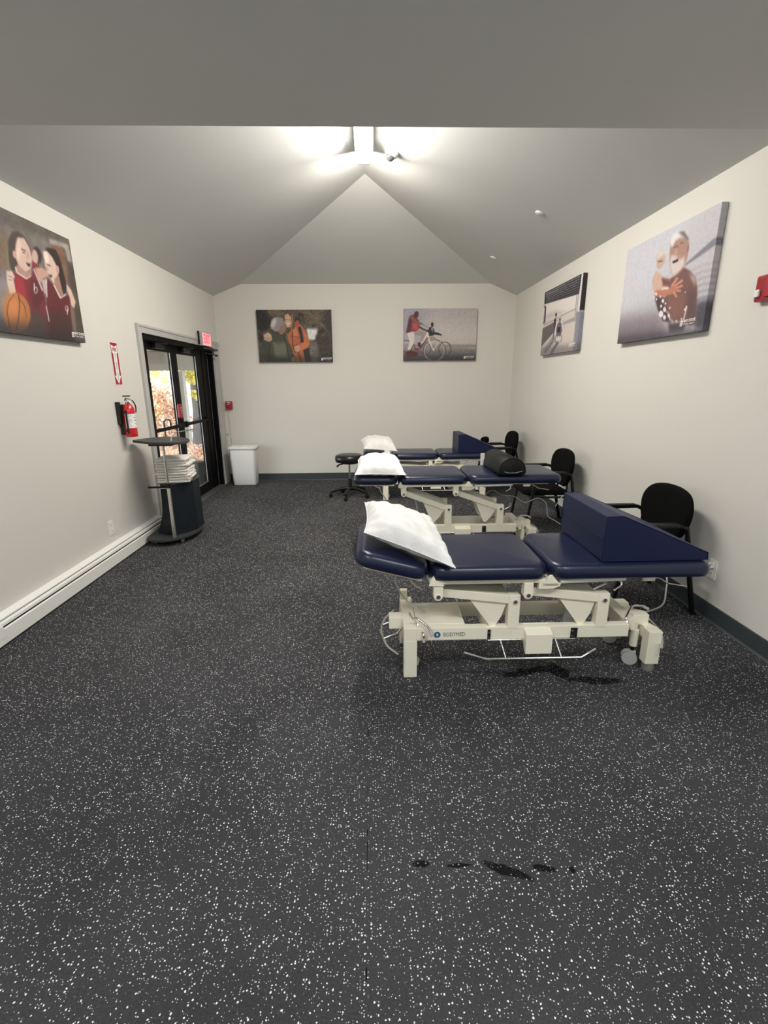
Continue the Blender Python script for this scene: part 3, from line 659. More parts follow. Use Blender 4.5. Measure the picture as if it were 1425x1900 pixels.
def paint_swimmers():
    p = Paint(GW, GH, [(209, 648), (1295, 90), (1080, 1571), (90, 1723)], c255(184, 182, 190))
    p.poly([(150, 600), (1000, 200), (700, 900), (100, 1400)], c255(190, 190, 200), soft=40)
    p.poly([(100, 1440), (600, 1350), (700, 1750), (60, 1800)], c255(124, 112, 122), soft=26)
    p.poly([(80, 1640), (1120, 1520), (1120, 1640), (60, 1780)], c255(62, 56, 66), soft=14, alpha=.8)
    # shoreline and sea at the right
    p.poly([(880, 800), (1220, 500), (1270, 490), (1265, 560), (1000, 760), (870, 830)], c255(120, 118, 130), soft=2)
    p.poly([(880, 830), (1260, 570), (1180, 1150), (1100, 1560), (960, 1560)], c255(186, 182, 188), soft=3)
    for k in range(9):
        y = 830 + 75 * k
        p.line([(930, y + 70), (1060, y - 10), (1220, y - 40)], 16 + 2 * k, c255(130 - 6 * k, 126 - 6 * k, 144 - 6 * k), alpha=.6, soft=4)
    p.poly([(1000, 1250), (1170, 1200), (1110, 1570), (980, 1570)], c255(74, 70, 82), soft=10)
    m = s = None
    p.noise(7, 0.007)
    # man: shoulders, neck, head
    p.poly([(840, 830), (930, 880), (1000, 960), (1020, 1080), (1010, 1300), (990, 1500), (900, 1500), (820, 1480), (700, 1480), (650, 1400), (640, 1200), (700, 980), (780, 900)], c255(112, 76, 72), soft=2)
    p.poly([(920, 900), (990, 950), (1010, 1060), (960, 1000)], c255(190, 160, 150), soft=5)
    p.poly([(660, 1180), (880, 1160), (880, 1420), (700, 1450)], c255(128, 84, 76), soft=12)
    p.poly([(900, 1100), (1010, 1100), (1000, 1500), (900, 1500)], c255(94, 68, 70), soft=8)
    p.poly([(700, 560), (760, 480), (840, 440), (900, 480), (920, 560), (905, 720), (860, 840), (800, 900), (740, 950), (705, 900), (690, 760)], c255(164, 124, 112), soft=2)
    p.poly([(690, 560), (740, 460), (820, 420), (900, 460), (922, 540), (880, 510), (820, 500), (760, 540), (720, 620)], c255(214, 210, 212), soft=4)
    p.poly([(790, 440), (860, 430), (920, 520), (900, 540)], c255(110, 96, 96), soft=3)
    p.poly([(700, 720), (760, 700), (800, 760), (870, 720), (860, 830), (780, 920), (730, 950), (700, 860)], c255(206, 190, 186), soft=5)
    p.line([(735, 620), (790, 600)], 10, c255(86, 56, 52)); p.line([(815, 570), (850, 560)], 10, c255(92, 60, 56)); p.poly([(740, 660), (775, 620), (790, 680), (750, 700)], c255(182, 136, 122), soft=2)
    p.poly([(720, 780), (790, 745), (795, 770), (740, 800)], c255(50, 26, 28), soft=1); p.ell(905, 630, 14, 44, c255(150, 104, 96), 8)
    # child hugging him
    p.poly([(540, 760), (560, 680), (610, 650), (640, 700), (640, 790), (590, 860), (545, 860)], c255(186, 158, 146), soft=3); p.poly([(560, 660), (610, 640), (640, 700), (600, 720), (550, 760)], c255(206, 192, 180), soft=3)
    p.line([(560, 780), (610, 770)], 14, c255(100, 66, 60), soft=1)
    p.poly([(490, 1000), (540, 880), (600, 930), (640, 1000), (620, 1090), (560, 1150), (510, 1120)], c255(196, 160, 144), soft=3)
    p.poly([(600, 1090), (690, 1070), (690, 1110), (600, 1120)], c255(236, 224, 220), soft=2)
    p.poly([(530, 1110), (690, 1090), (730, 1040), (780, 1080), (760, 1140), (560, 1200), (520, 1180)], c255(180, 112, 88), soft=2)
    for a, b in (((720, 1060), (790, 960)), ((750, 1060), (850, 990)), ((770, 1085), (850, 1050)), ((770, 1110), (830, 1115)), ((740, 1120), (780, 1185))):
        p.line([a, b], 26, c255(200, 128, 102), soft=1)
    p.poly([(600, 960), (700, 980), (690, 1060), (620, 1060)], c255(120, 70, 62), soft=3)
    # splashes
    p.poly([(520, 1180), (640, 1190), (680, 1380), (700, 1480), (620, 1460), (560, 1330)], c255(72, 52, 56), soft=3)
    for (x, y, r) in ((540, 1150, 12), (590, 1180, 9), (620, 1230, 16), (650, 1260, 10), (600, 1290, 12), (640, 1330, 18), (700, 1310, 9), (600, 1380, 26), (640, 1420, 18), (690, 1400, 14), (880, 1330, 12), (895, 1300, 10), (545, 1210, 9), (880, 1130, 6), (520, 1190, 8), (780, 1470, 14), (730, 1490, 16), (840, 1440, 9)):
        p.ell(x, y, r, r * 1.5, c255(232, 228, 232), soft=1, alpha=.9)
    p.line([(640, 1290), (650, 1340), (690, 1380), (700, 1440), (760, 1480), (860, 1460), (900, 1300)], 12, c255(214, 206, 212), soft=2)
    p.poly([(680, 1480), (900, 1480), (860, 1580), (700, 1600)], c255(70, 62, 70), soft=6)
    p.noise(5, 0.01)
    return p.rgb()

def srgb2lin(a): return np.where(a <= 0.04045, a / 12.92, ((a + 0.055) / 1.055) ** 2.4)
PW, PH, PD = 1.143, 0.762, 0.045
def canvas(centre, right, normal, img, label, textpos):
    o = thing('canvas_print', centre, label, 'picture', 'canvas photo prints on the walls')
    T = frame((0, 0, 0), right, (0, 0, 1)); n = Vector(normal)
    gh, gw, _ = img.shape
    xs = np.linspace(-PW / 2, PW / 2, gw + 1); zs = np.linspace(PH / 2, -PH / 2, gh + 1)
    r = np.array(right, float); nn = np.array(normal, float)
    front = nn * PD
    P = front[None, None] + r[None, None] * xs[None, :, None] + np.array([0, 0, 1.0])[None, None] * zs[:, None, None]
    ii = np.clip(np.arange(gh + 1), 0, gh - 1); jj = np.clip(np.arange(gw + 1), 0, gw - 1)
    C = srgb2lin(img[ii][:, jj]); g = C.mean(-1, keepdims=True); C = (g + (C - g) * 0.88) * 1.02
    V = P.reshape(-1, 3); Cv = C.reshape(-1, 3); nw = gw + 1
    a = (np.arange(gh)[:, None] * nw + np.arange(gw)[None, :]).reshape(-1)
    F = np.stack([a, a + nw, a + nw + 1, a + 1], 1)
    # wrapped sides
    loop = [(0, j) for j in range(gw + 1)] + [(i, gw) for i in range(1, gh + 1)] + [(gh, j) for j in range(gw - 1, -1, -1)] + [(i, 0) for i in range(gh - 1, 0, -1)]
    idx = np.array([i * nw + j for i, j in loop]); m = len(idx)
    V2 = V[idx]; V3 = V[idx] - nn * (PD - 0.002); base = len(V)
    V = np.vstack([V, V2, V3]); Cv = np.vstack([Cv, Cv[idx], Cv[idx]])
    k = np.arange(m); k2 = (k + 1) % m
    F = np.vstack([F, np.stack([base + k, base + m + k, base + m + k2, base + k2], 1)[:, ::-1]])
    me = bpy.data.meshes.new('canvas'); me.from_pydata(V.tolist(), [], F.tolist())
    ca = me.color_attributes.new('print', 'FLOAT_COLOR', 'POINT')
    ca.data.foreach_set('color', np.hstack([np.clip(Cv, 0, 1), np.ones((len(Cv), 1))]).astype(np.float32).ravel())
    me.materials.append(M['canvas']); me.update()
    c = bpy.data.objects.new('canvas', me); COL.objects.link(c); c.parent = o
    # white corner lettering and its emblem
    tx, tz = textpos; S = 0.0245
    def put(body, size, dx, dz, bold=0):
        org = n * (PD + 0.0008) + Vector(right) * (tx + dx) + Vector((0, 0, tz + dz))
        return text('lettering', body, size, frame(org, right, (0, 0, 1)), 'label_white', c, 0.0004, align='LEFT', bold=bold)
    put('BAY STATE', S * 1.05, 0, 0.008, 0.0006); put('PHYSICAL THERAPY', S * 0.54, 0, -0.013)
    e = MB(); q = 0.019
    def E(x, z): v = n * (PD + 0.0010) + Vector(right) * (tx - 0.024 + x) + Vector((0, 0, tz - 0.004 + z)); return v
    e.add([E(-q * .8, -q), E(q * .7, -q), E(q * .9, q), E(-q * .6, q)], [(0, 1, 2, 3)])
    e.build('emblem', 'label_white', c)
    e2 = MB(); n2 = n * 0.0004
    for zz in (-0.010, 0.005):
        e2.add([E(-0.010, zz - 0.004) + n2, E(0.010, zz - 0.004) + n2, E(0.012, zz + 0.004) + n2, E(-0.008, zz + 0.004) + n2], [(0, 1, 2, 3)])
    e2.build('emblem_mark', 'rubber', c)
    return o
canvas((XL + 0.001, 3.637, 2.285), (0, 1, 0), (1, 0, 0), paint_sisters(), 'canvas print of two laughing basketball players in red jerseys', (PW / 2 - 0.135, -PH / 2 + 0.055))
canvas((-1.161, YB - 0.001, 2.273), (1, 0, 0), (0, -1, 0), paint_hikers(), 'canvas print of hikers hugging in green and orange jackets by a stream', (PW / 2 - 0.140, -PH / 2 + 0.045))
canvas((1.093, YB - 0.001, 2.284), (1, 0, 0), (0, -1, 0), paint_cyclists(), 'canvas print of an adult in red and a child riding bicycles', (PW / 2 - 0.150, -PH / 2 + 0.045))
canvas((XR - 0.001, 5.942, 2.276), (0, -1, 0), (-1, 0, 0), paint_breezeway(), 'canvas print of a walker and a wheelchair user under dark roof slats', (PW / 2 - 0.180, -PH / 2 + 0.065))
canvas((XR - 0.001, 3.921, 2.274), (0, -1, 0), (-1, 0, 0), paint_swimmers(), 'canvas print of a grey-haired man hugging a child by the sea', (PW / 2 - 0.215, -PH / 2 + 0.075))

# ================================================================== CUSHION / PILLOW GEOMETRY
def rr_outline(x0, x1, y0, y1, rad, ins, k=7):
    """rounded rectangle; rad = radii for (x0y0, x1y0, x1y1, x0y1)"""
    out = []
    cs = [((x0, y0), 1, 1, PI), ((x1, y0), -1, 1, 1.5 * PI), ((x1, y1), -1, -1, 0), ((x0, y1), 1, -1, 0.5 * PI)]
    for i, ((cx, cy), sx, sy, a0) in enumerate(cs):
        r = rad[i]; ri = max(0.004, r - ins); ex = max(ins, 0)
        # inset beyond the radius: shift the arc centre
        c = (cx + sx * max(r, ins + 0.004), cy + sy * max(r, ins + 0.004))
        for j in range(k + 1):
            a = a0 + (PI / 2) * j / k
            out.append((c[0] + ri * math.cos(a), c[1] + ri * math.sin(a)))
    return out
def pad(mb, x0, x1, y0, y1, z0, h, rad, re=0.035, crown=0.006, T=None, side_bulge=0.004):
    prof = [(0.016, 0.0), (0.005, 0.004), (0.0, 0.012)]
    zt = h - crown
    prof.append((-side_bulge, (0.012 + zt - re) / 2 + 0.004))
    for j in range(6):
        a = (PI / 2) * j / 5
        prof.append((re * (1 - math.cos(a)) * 1.15, zt - re + re * math.sin(a)))
    m = min(x1 - x0, y1 - y0) / 2
    for t, f in ((0.35, 0.5), (0.6, 0.8), (0.85, 1.0)):
        prof.append((re * 1.15 + (m - re * 1.15) * t, zt + crown * f))
    rings = [[(x, y, z0 + z) for x, y in rr_outline(x0, x1, y0, y1, rad, ins)] for ins, z in prof]
    n = len(rings[0]); vs = [Vector(v) for r in rings for v in r]
    if T: vs = [T @ v for v in vs]
    fs = []
    for i in range(len(rings) - 1):
        for j in range(n): fs.append((i * n + j, i * n + (j + 1) % n, (i + 1) * n + (j + 1) % n, (i + 1) * n + j))
    fs.append(list(range(n))[::-1]); fs.append([(len(rings) - 1) * n + j for j in range(n)])
    mb.add(vs, fs, True); return mb

def pillow_mesh(corners, thick, seed, lift=0.5, nrm=(0, 0, 1), bulge=0.06):
    """corners NL NR BR BL are the seam corners; a soft stuffed shape between"""
    rnd = random.Random(seed); NLc, NRc, BRc, BLc = [Vector(c) for c in corners]; N = 30
    nv = Vector(nrm).normalized()
    ph = [rnd.uniform(0, 6.28) for _ in range(12)]
    def base(u, v):
        # concave sides: pull edges inward between the corners
        cu = u * (1 - 0.075 * (1 - v * v) ** 1.0 * abs(u) ** 3); cv = v * (1 - 0.075 * (1 - u * u) * abs(v) ** 3)
        s, t = (cu + 1) / 2, (cv + 1) / 2
        return (NLc * (1 - s) + NRc * s) * (1 - t) + (BLc * (1 - s) + BRc * s) * t
    mb = MB(); vs = []; 
    for side in (1, -1):
        for j in range(N + 1):
            for i in range(N + 1):
                u, v = -1 + 2 * i / N, -1 + 2 * j / N
                e = max(0, (1 - abs(u) ** 2.6)) ** 0.55 * max(0, (1 - abs(v) ** 2.6)) ** 0.55
                h = thick * (lift if side > 0 else (1 - lift)) * e
                # gathers near the seams and a few broad dents
                g = (1 - e) * e * 4
                w = 0.0065 * g * (math.sin(16 * u + ph[0] + 3 * v) + math.sin(19 * v + ph[1] + 2 * u)) + 0.004 * e * math.sin(4 * u + ph[2]) * math.sin(3.4 * v + ph[3]) \
                    + 0.0035 * e * math.sin(9 * u + 6 * v + ph[4]) + 0.0032 * e * math.sin(-7 * u + 10 * v + ph[5])
                p = base(u, v) + nv * side * (h + (w if side > 0 else w * 0.3))
                vs.append(p)
    n = N + 1; fs = []
    for j in range(N):
        for i in range(N):
            a = j * n + i; fs.append((a, a + 1, a + n + 1, a + n)); b = a + n * n; fs.append((b, b + n, b + n + 1, b + 1))
    mb.add(vs, fs, True)
    edge = [base(-1 + 2 * i / N, -1) for i in range(N)] + [base(1, -1 + 2 * i / N) for i in range(N)] + [base(1 - 2 * i / N, 1) for i in range(N)] + [base(-1, 1 - 2 * i / N) for i in range(N + 1)]
    return mb, MB().tube(edge, 0.0032, 5)

# ================================================================== TREATMENT TABLES
def treatment_table(loc, zc, tilt, label, logo=False):
    """x along the table from the left leg, y away from the camera, zc = underside of the cushions"""
    t = thing('treatment_table', loc, label, 'treatment table', 'electric treatment tables in a row')
    Y0, Y1 = -0.055, 0.52            # cushions
    # --- cushions
    R = 0.085
    c = pad(MB(), 0.135, 0.745, Y0, Y1, zc, 0.085, (R, R, R, R)); c.build('middle_cushion', 'navy', t)
    c = pad(MB(), 0.757, 1.60, Y0, Y1, zc, 0.085, (R, R * .8, R * .8, R)); c.build('foot_cushion', 'navy', t)
    piv = Vector((0.105, 0, zc + 0.0)); Th = Matrix.Translation(piv) @ Matrix.Rotation(math.radians(tilt), 4, 'Y') @ Matrix.Translation(-piv)
    c = pad(MB(), -0.27, 0.118, Y0, Y1, zc, 0.085, (R, R, R, R), T=Th); c.build('head_cushion', 'navy', t)
    # head board under the head cushion
    hb = MB(); hb.box(-0.22, 0.09, Y0 + 0.03, Y1 - 0.03, zc - 0.012, zc + 0.002, 0.003, T=Th); hb.build('head_board', 'cream', t)
    # --- cushion frame rails
    f = MB(); zr = zc - 0.004
    f.box(0.13, 0.775, -0.03, 0.0, zr - 0.020, zr, 0.003); f.box(0.13, 0.775, 0.46, 0.49, zr - 0.020, zr, 0.003)
    for x in (0.13, 0.40, 0.745): f.box(x, x + 0.03, 0.0, 0.46, zr - 0.020, zr, 0.003)
    f.box(0.78, 1.50, 0.02, 0.05, zr - 0.016, zr, 0.003); f.box(0.78, 1.50, 0.41, 0.44, zr - 0.016, zr, 0.003); f.box(1.30, 1.33, 0.05, 0.41, zr - 0.016, zr, 0.003)
    f.prism([(0.125, zc - 0.025), (0.205, zc - 0.025), (0.165, zc - 0.005), (0.148, zc + 0.03), (0.135, zc + 0.01)], 'y', -0.045, -0.036)
    f.prism([(0.72, zc - 0.022), (0.80, zc - 0.022), (0.762, zc + 0.022), (0.748, zc + 0.022)], 'y', -0.045, -0.036)
    f.build('top_frame', 'cream', t)
    zp = zc - 0.088                       # lower pivot of the hangers
    for x in (0.175, 0.645):
        for y in (-0.038, 0.262):
            hg = MB()
            arc = [(x + 0.024 * math.cos(a), zp + 0.024 * math.sin(a)) for a in [PI + PI * k / 8 for k in range(9)]]
            hg.prism(arc + [(x + 0.024, zc - 0.022), (x - 0.024, zc - 0.022)], 'y', y, y + 0.045, 0.0015)
            q = hg.build('hanger', 'cream', t)
            if y < 0: MB().cyl((x, -0.046, zp), (x, -0.036, zp), 0.011, 10).build('bolt', 'chrome', q)
    # --- posts and swing arms
    zpp = 0.448; posts = (0.588, 1.068)
    for x in posts:
        for y in (-0.002, 0.268):
            q = MB().box(x - 0.031, x + 0.031, y, y + 0.055, 0.285, 0.483, 0.004).build('post', 'cream', t)
            if y < 0: MB().cyl((x + 0.002, -0.012, zpp), (x + 0.002, -0.001, zpp), 0.011, 10).build('bolt', 'chrome', q)
    for x0, x1 in ((0.175, posts[0]), (0.645, posts[1])):
        a = Vector((x0, 0, zp)); b = Vector((x1, 0, zpp)); d = (b - a).normalized(); L = (b - a).length
        ang = math.atan2(d.z, d.x); T = Matrix.Translation(a) @ Matrix.Rotation(-ang, 4, 'Y')
        arm = MB()
        for y in (0.006, 0.256):
            arm.box(-0.01, L - 0.02, y, y + 0.04, -0.020, 0.028, 0.003, T=T)
            g = MB().prism([(L - 0.24, -0.018), (L - 0.035, -0.018), (L - 0.048, -0.10), (L - 0.075, -0.168), (L - 0.10, -0.168)], 'y', y + 0.012, y + 0.020, 0.001)
            g.v = [tuple(T @ Vector(v)) for v in g.v]; arm.add(g.v, g.f)
        arm.box(0.02, L - 0.03, 0.046, 0.256, 0.018, 0.026, 0.002, T=T)      # web plate between the arms
        arm.cyl(tuple(T @ Vector((L - 0.088, 0.02, -0.148))), tuple(T @ Vector((L - 0.088, 0.27, -0.148))), 0.014, 10)
        arm.build('swing_arm', 'cream', t)
    # --- base
    b = MB()
    b.box(0.07, 1.225, 0.0, 0.042, 0.225, 0.298, 0.003); b.box(0.07, 1.225, 0.268, 0.31, 0.225, 0.298, 0.003)
    for x in (0.45, 0.97): b.box(x, x + 0.05, 0.042, 0.268, 0.225, 0.285, 0.003)
    b.build('side_rails', 'cream', t)
    MB().box(0.072, 0.335, 0.043, 0.30, 0.296, 0.303, 0.002).build('cover_plate', 'cream', t)
    for x0, sg in ((0.0, -1), (1.225, 1)):
        cm = MB(); cm.box(x0, x0 + 0.07, -0.0 if sg < 0 else 0.06, 0.40, 0.225, 0.298, 0.003)
        if sg < 0: cm.box(-0.075, 0.0, 0.13, 0.195, 0.228, 0.300, 0.003)
        else: cm.prism([(x0 + 0.07, 0.20), (x0 + 0.16, 0.14), (x0 + 0.16, 0.09), (x0 + 0.07, 0.09)], 'z', 0.245, 0.305, 0.002)
        cm.build('end_beam', 'cream', t)
    # legs: front ones seen, rear ones mirror them
    MB().box(0.0, 0.072, -0.001, 0.06, 0.0, 0.226, 0.004).build('leg', 'cream', t)
    MB().box(0.0, 0.072, 0.355, 0.42, 0.0, 0.226, 0.004).build('leg', 'cream', t)
    for yy, s in ((0.0, 1), (0.42, -1)):
        lg = MB(); lo, hi = sorted((yy, yy + s * 0.062)); lg.box(1.343, 1.418, lo, hi, 0.048, 0.248, 0.004)
        ar = MB().prism([(1.350, yy + s * 0.060), (1.412, yy + s * 0.060), (1.385, yy + s * 0.165), (1.343, yy + s * 0.165)], 'z', 0.178, 0.248, 0.002)
        lg.add(ar.v, ar.f); lo, hi = sorted((yy + s * 0.135, yy + s * 0.170)); lg.box(1.28, 1.36, lo, hi, 0.19, 0.244, 0.003)
        lo = lg.build('leg', 'cream', t)
        MB().lathe([(0.030, 0.0), (0.032, 0.01), (0.031, 0.048)], 16, (1.380, yy + s * 0.032, 0)).build('foot_pad', 'rubber', lo)
    def castor(x, y, sg):
        cs = MB(); cs.cyl((x, y, 0.115), (x, y, 0.215), 0.022, 14); cs.cyl((x, y, 0.21), (x, y, 0.262), 0.012, 10)
        q = cs.build('castor_sleeve', 'cream', t)
        st = MB().cyl((x, y, 0.075), (x, y, 0.118), 0.011, 10); st.build('castor_stem', 'blk_tube', q)
        w = MB(); 
        for s in (-1, 1):
            TT = Matrix.Translation((x - 0.014 * sg, y, 0.041)) @ Matrix.Rotation(math.radians(-22 * sg), 4, 'Z') @ Matrix.Translation((0, s * 0.013, 0)) @ Matrix.Rotation(PI / 2 * s, 4, 'X')
            w.lathe([(0.0405, -0.010), (0.0405, 0.006), (0.036, 0.010), (0.030, 0.0105), (0.028, 0.013), (0.010, 0.015)], 22, T=TT)
        w.box(x - 0.018, x + 0.018, y - 0.016, y + 0.016, 0.04, 0.084, 0.008); w.build('castor_wheel', 'grey_plastic', q)
    castor(1.318, 0.095, 1); castor(0.036, 0.105, -1); castor(1.318, 0.33, 1); castor(0.036, 0.32, -1)
    # control box and the small brackets
    MB().prism([(0.035, 0.302), (-0.045, 0.272), (-0.048, 0.160), (-0.03, 0.160), (0.0, 0.20), (0.035, 0.22)], 'x', 0.650, 0.792, 0.002).build('control_box', 'cream', t)
    for x in (0.452, 0.905):
        br = MB(); br.box(x, x + 0.016 if x < .6 else x + 0.036, -0.006, -0.0005, 0.228, 0.285, 0.001); q = br.build('rail_bracket', 'slot', t)
        MB().cyl((x + 0.008, -0.012, 0.272), (x + 0.008, -0.006, 0.272), 0.006, 8).cyl((x + 0.008, -0.012, 0.243), (x + 0.008, -0.006, 0.243), 0.006, 8).build('screws', 'chrome', q)
    # foot bars
    fb = MB(); fb.tube([(0.315, -0.06, 0.184), (0.435, -0.06, 0.142), (0.95, -0.06, 0.140), (1.025, -0.06, 0.190)], 0.0075, 8)
    fb.tube([(0.455, -0.004, 0.222), (0.93, -0.004, 0.222)], 0.005, 8)
    for x in (0.535, 0.835): fb.tube([(x - 0.012, -0.004, 0.222), (x + 0.008, -0.06, 0.142)], 0.005, 8)
    fb.build('foot_bar', 'chrome', t)
    el = MB(); el.tube([(-0.030, -0.055, 0.175), (-0.085, 0.03, 0.175), (-0.113, 0.14, 0.178), (-0.115, 0.24, 0.18), (-0.09, 0.35, 0.18), (-0.035, 0.45, 0.18)], 0.0075, 8, smooth_pts=5)
    for y in (0.11, 0.27): el.tube([(-0.110, y, 0.178), (-0.03, y + 0.01, 0.205), (0.0, y + 0.01, 0.245)], 0.006, 8)
    el.build('foot_bar', 'chrome', t)
    er = MB(); er.tube([(1.385, -0.055, 0.175), (1.44, 0.03, 0.18), (1.472, 0.12, 0.19), (1.478, 0.22, 0.20), (1.455, 0.33, 0.20), (1.40, 0.44, 0.20)], 0.0075, 8, smooth_pts=5)
    for y in (0.10, 0.27): er.tube([(1.472, y, 0.19), (1.38, y + 0.01, 0.215), (1.29, y + 0.01, 0.25)], 0.006, 8)
    er.build('foot_bar', 'chrome', t)
    # castor levers
    def lever(pts, grip):
        lv = MB().tube(pts, 0.006, 8, smooth_pts=4); q = lv.build('lever', 'chrome', t)
        MB().cyl(pts[-1], tuple(Vector(pts[-1]) + Vector(grip)), 0.0085, 8).build('lever_grip', 'grey_plastic', q)
    lever([(0.075, 0.06, 0.275), (0.06, 0.03, 0.345), (0.10, 0.0, 0.335), (0.135, -0.03, 0.310)], (0.012, -0.02, -0.036))
    lever([(0.05, 0.20, 0.29), (0.045, 0.15, 0.30), (0.10, -0.005, 0.275), (0.105, -0.02, 0.25)], (0.0, -0.006, -0.02))
    lever([(0.14, 0.37, 0.355), (0.10, 0.38, 0.375), (0.06, 0.40, 0.41)], (-0.006, 0.0, 0.03))
    lever([(1.23, 0.05, 0.27), (1.225, 0.04, 0.315), (1.30, 0.12, 0.345), (1.37, 0.14, 0.335)], (0.03, -0.01, -0.015))
    lever([(1.19, 0.38, 0.33), (1.23, 0.38, 0.35), (1.27, 0.38, 0.37)], (0.0, 0.0, 0.03))
    for (x, y) in ((0.078, 0.05), (1.232, 0.05)):
        MB().tube([(x, y, 0.30), (x + 0.004, y - 0.03, 0.262), (x + 0.002, y - 0.045, 0.255)], 0.009, 8).build('lever_link', 'chrome', t)
    # brackets at the far left corner
    MB().box(0.002, 0.045, 0.385, 0.42, 0.255, 0.345, 0.003).build('corner_bracket', 'cream', t)
    # lift motor and gas spring
    mo = MB(); TT = Matrix.Translation((0.955, 0.14, 0.20)) @ Matrix.Rotation(math.radians(8), 4, 'Y')
    mo.box(-0.045, 0.045, -0.03, 0.03, -0.02, 0.145, 0.022, T=TT); mo.box(-0.13, -0.02, -0.02, 0.02, -0.02, 0.03, 0.012, T=TT); q = mo.build('lift_motor', 'grey_plastic', t)
    MB().cyl((0.56, 0.14, 0.245), (0.90, 0.14, 0.195), 0.016, 12).build('lift_rod', 'grey_plastic', q)
    gs = MB(); gs.cyl((0.815, -0.02, zc - 0.022), (1.155, -0.02, zc - 0.012), 0.0115, 12); q = gs.build('gas_spring', 'white_plastic', t)
    MB().prism([(0.70, zc - 0.024), (0.79, zc - 0.024), (0.815, zc - 0.03), (0.81, zc - 0.045), (0.775, zc - 0.058), (0.70, zc - 0.058)], 'y', -0.03, 0.0, 0.001).build('spring_bracket', 'cream', t)
    hk = MB(); hk.tube([(1.04, 0.0, zc - 0.02), (1.13, 0.0, zc - 0.028), (1.145, -0.01, zc - 0.05), (1.10, -0.03, zc - 0.072)], 0.0055, 8, smooth_pts=4); hk.build('hook', 'chrome', t)
    hp = MB().box(1.262, 1.325, -0.01, 0.012, zc - 0.036, zc - 0.008, 0.006); q = hp.build('handle_bracket', 'cream', t)
    hh = MB().tube([(1.32, 0.0, zc - 0.018), (1.35, 0.0, zc - 0.022), (1.40, -0.005, zc - 0.052), (1.50, -0.005, zc - 0.070)], 0.0048, 8); hh.build('release_handle', 'chrome', q)
    # head rest lead
    MB().tube([(-0.03, 0.06, zc + 0.05), (-0.04, 0.05, zc - 0.05), (0.03, 0.12, zc - 0.19), (0.11, 0.15, 0.33), (0.13, 0.20, 0.30)], 0.0045, 6, smooth_pts=5).build('lead', 'cable', t)
    MB().tube([(0.16, 0.12, zc - 0.02), (0.24, 0.10, zc - 0.09), (0.29, 0.10, zc - 0.16), (0.33, 0.10, 0.30)], 0.0045, 6, smooth_pts=5).build('lead', 'cable', t)
    if logo:
        T = frame((0.212, -0.0012, 0.259), (1, 0, 0), (0, 0, 1))
        disc = MB().cyl((0.180, -0.0012, 0.259), (0.180, 0.002, 0.259), 0.0175, 22); q = disc.build('emblem', 'blue', t)
        text('emblem_letter', 'B', 0.022, frame((0.180, -0.0018, 0.259), (1, 0, 0), (0, 0, 1)), 'white_plastic', q, 0.0004, bold=0.0004)
        text('lettering', 'BODYMED', 0.034, T, 'rubber', q, 0.0004, align='LEFT', sx=0.74)
    return t

TX = 0.160
t1 = treatment_table((TX, 2.302, 0), 0.588, 15, 'nearest navy vinyl treatment table on a cream steel frame', logo=True)
t2 = treatment_table((TX - 0.052, 4.205, 0), 0.690, 1, 'middle of the three treatment tables, raised, with black half-round bolster')
t3 = treatment_table((TX - 0.008, 6.42, 0), 0.568, 5, 'farthest treatment table, by the back wall with a wedge on it')

# power leads of the tables
MB().tube([(1.26, 0.16, 0.27), (1.33, 0.25, 0.262), (1.42, 0.30, 0.20), (1.53, 0.36, 0.18), (1.62, 0.34, 0.24), (1.68, 0.42, 0.33), (1.75, 0.50, 0.40), (2.085, 0.60, 0.40)], 0.0048, 6, smooth_pts=6).build('power_lead', 'cable', t1)
MB().tube([(0.98, 0.30, 0.28), (1.02, 0.42, 0.46), (1.10, 0.45, 0.52), (1.20, 0.45, 0.47), (1.33, 0.46, 0.45), (1.45, 0.48, 0.38), (1.58, 0.50, 0.42), (1.68, 0.52, 0.36), (1.72, 0.55, 0.22), (1.80, 0.60, 0.16), (1.95, 0.55, 0.10), (1.99, 0.56, 0.30), (1.90, 0.60, 0.42), (1.82, 0.62, 0.30)], 0.0048, 6, smooth_pts=6).build('power_lead', 'cable', t2)

# ---------------- pillows
def pillow(corners, thick, seed, label, tagpt=None, **k):
    a, seam = pillow_mesh(corners, thick, seed, **k)
    c = sum((Vector(q) for q in corners), Vector()) / 4; c.z = min(q[2] for q in corners)
    o = thing('pillow', c, label, 'pillow', 'white pillows on the head cushions')
    T = Matrix.Translation(-c)
    a.build('pillowcase', 'pillow', o, T=T); seam.build('seam', 'pillow', o, T=T)
    if tagpt:
        p = Vector(tagpt); tg = MB().add([p, p + Vector((0.075, 0, 0)), p + Vector((0.095, -0.015, -0.085)), p + Vector((0.03, -0.015, -0.088)),
                                          p + Vector((0, 0.001, 0)), p + Vector((0.075, 0.001, 0)), p + Vector((0.095, -0.014, -0.085)), p + Vector((0.03, -0.014, -0.088))], [(0, 1, 2, 3), (7, 6, 5, 4), (0, 3, 7, 4), (1, 5, 6, 2)])
        tg.build('care_tag', 'label_white', o, T=T)
    return o
pillow([(-0.045, 2.36, 0.825), (0.405, 2.18, 0.690), (0.36, 2.72, 0.765), (-0.045, 2.80, 0.875)], 0.15, 3, 'white pillow on the tilted head cushion of the nearest table', nrm=(0.22, -0.1, 1), lift=0.62)
pillow([(-0.150, 4.13, 0.795), (0.300, 4.10, 0.792), (0.270, 4.66, 0.835), (-0.135, 4.68, 0.840)], 0.145, 8, 'white pillow lying flat on the middle table', nrm=(0, -0.05, 1), lift=0.76)
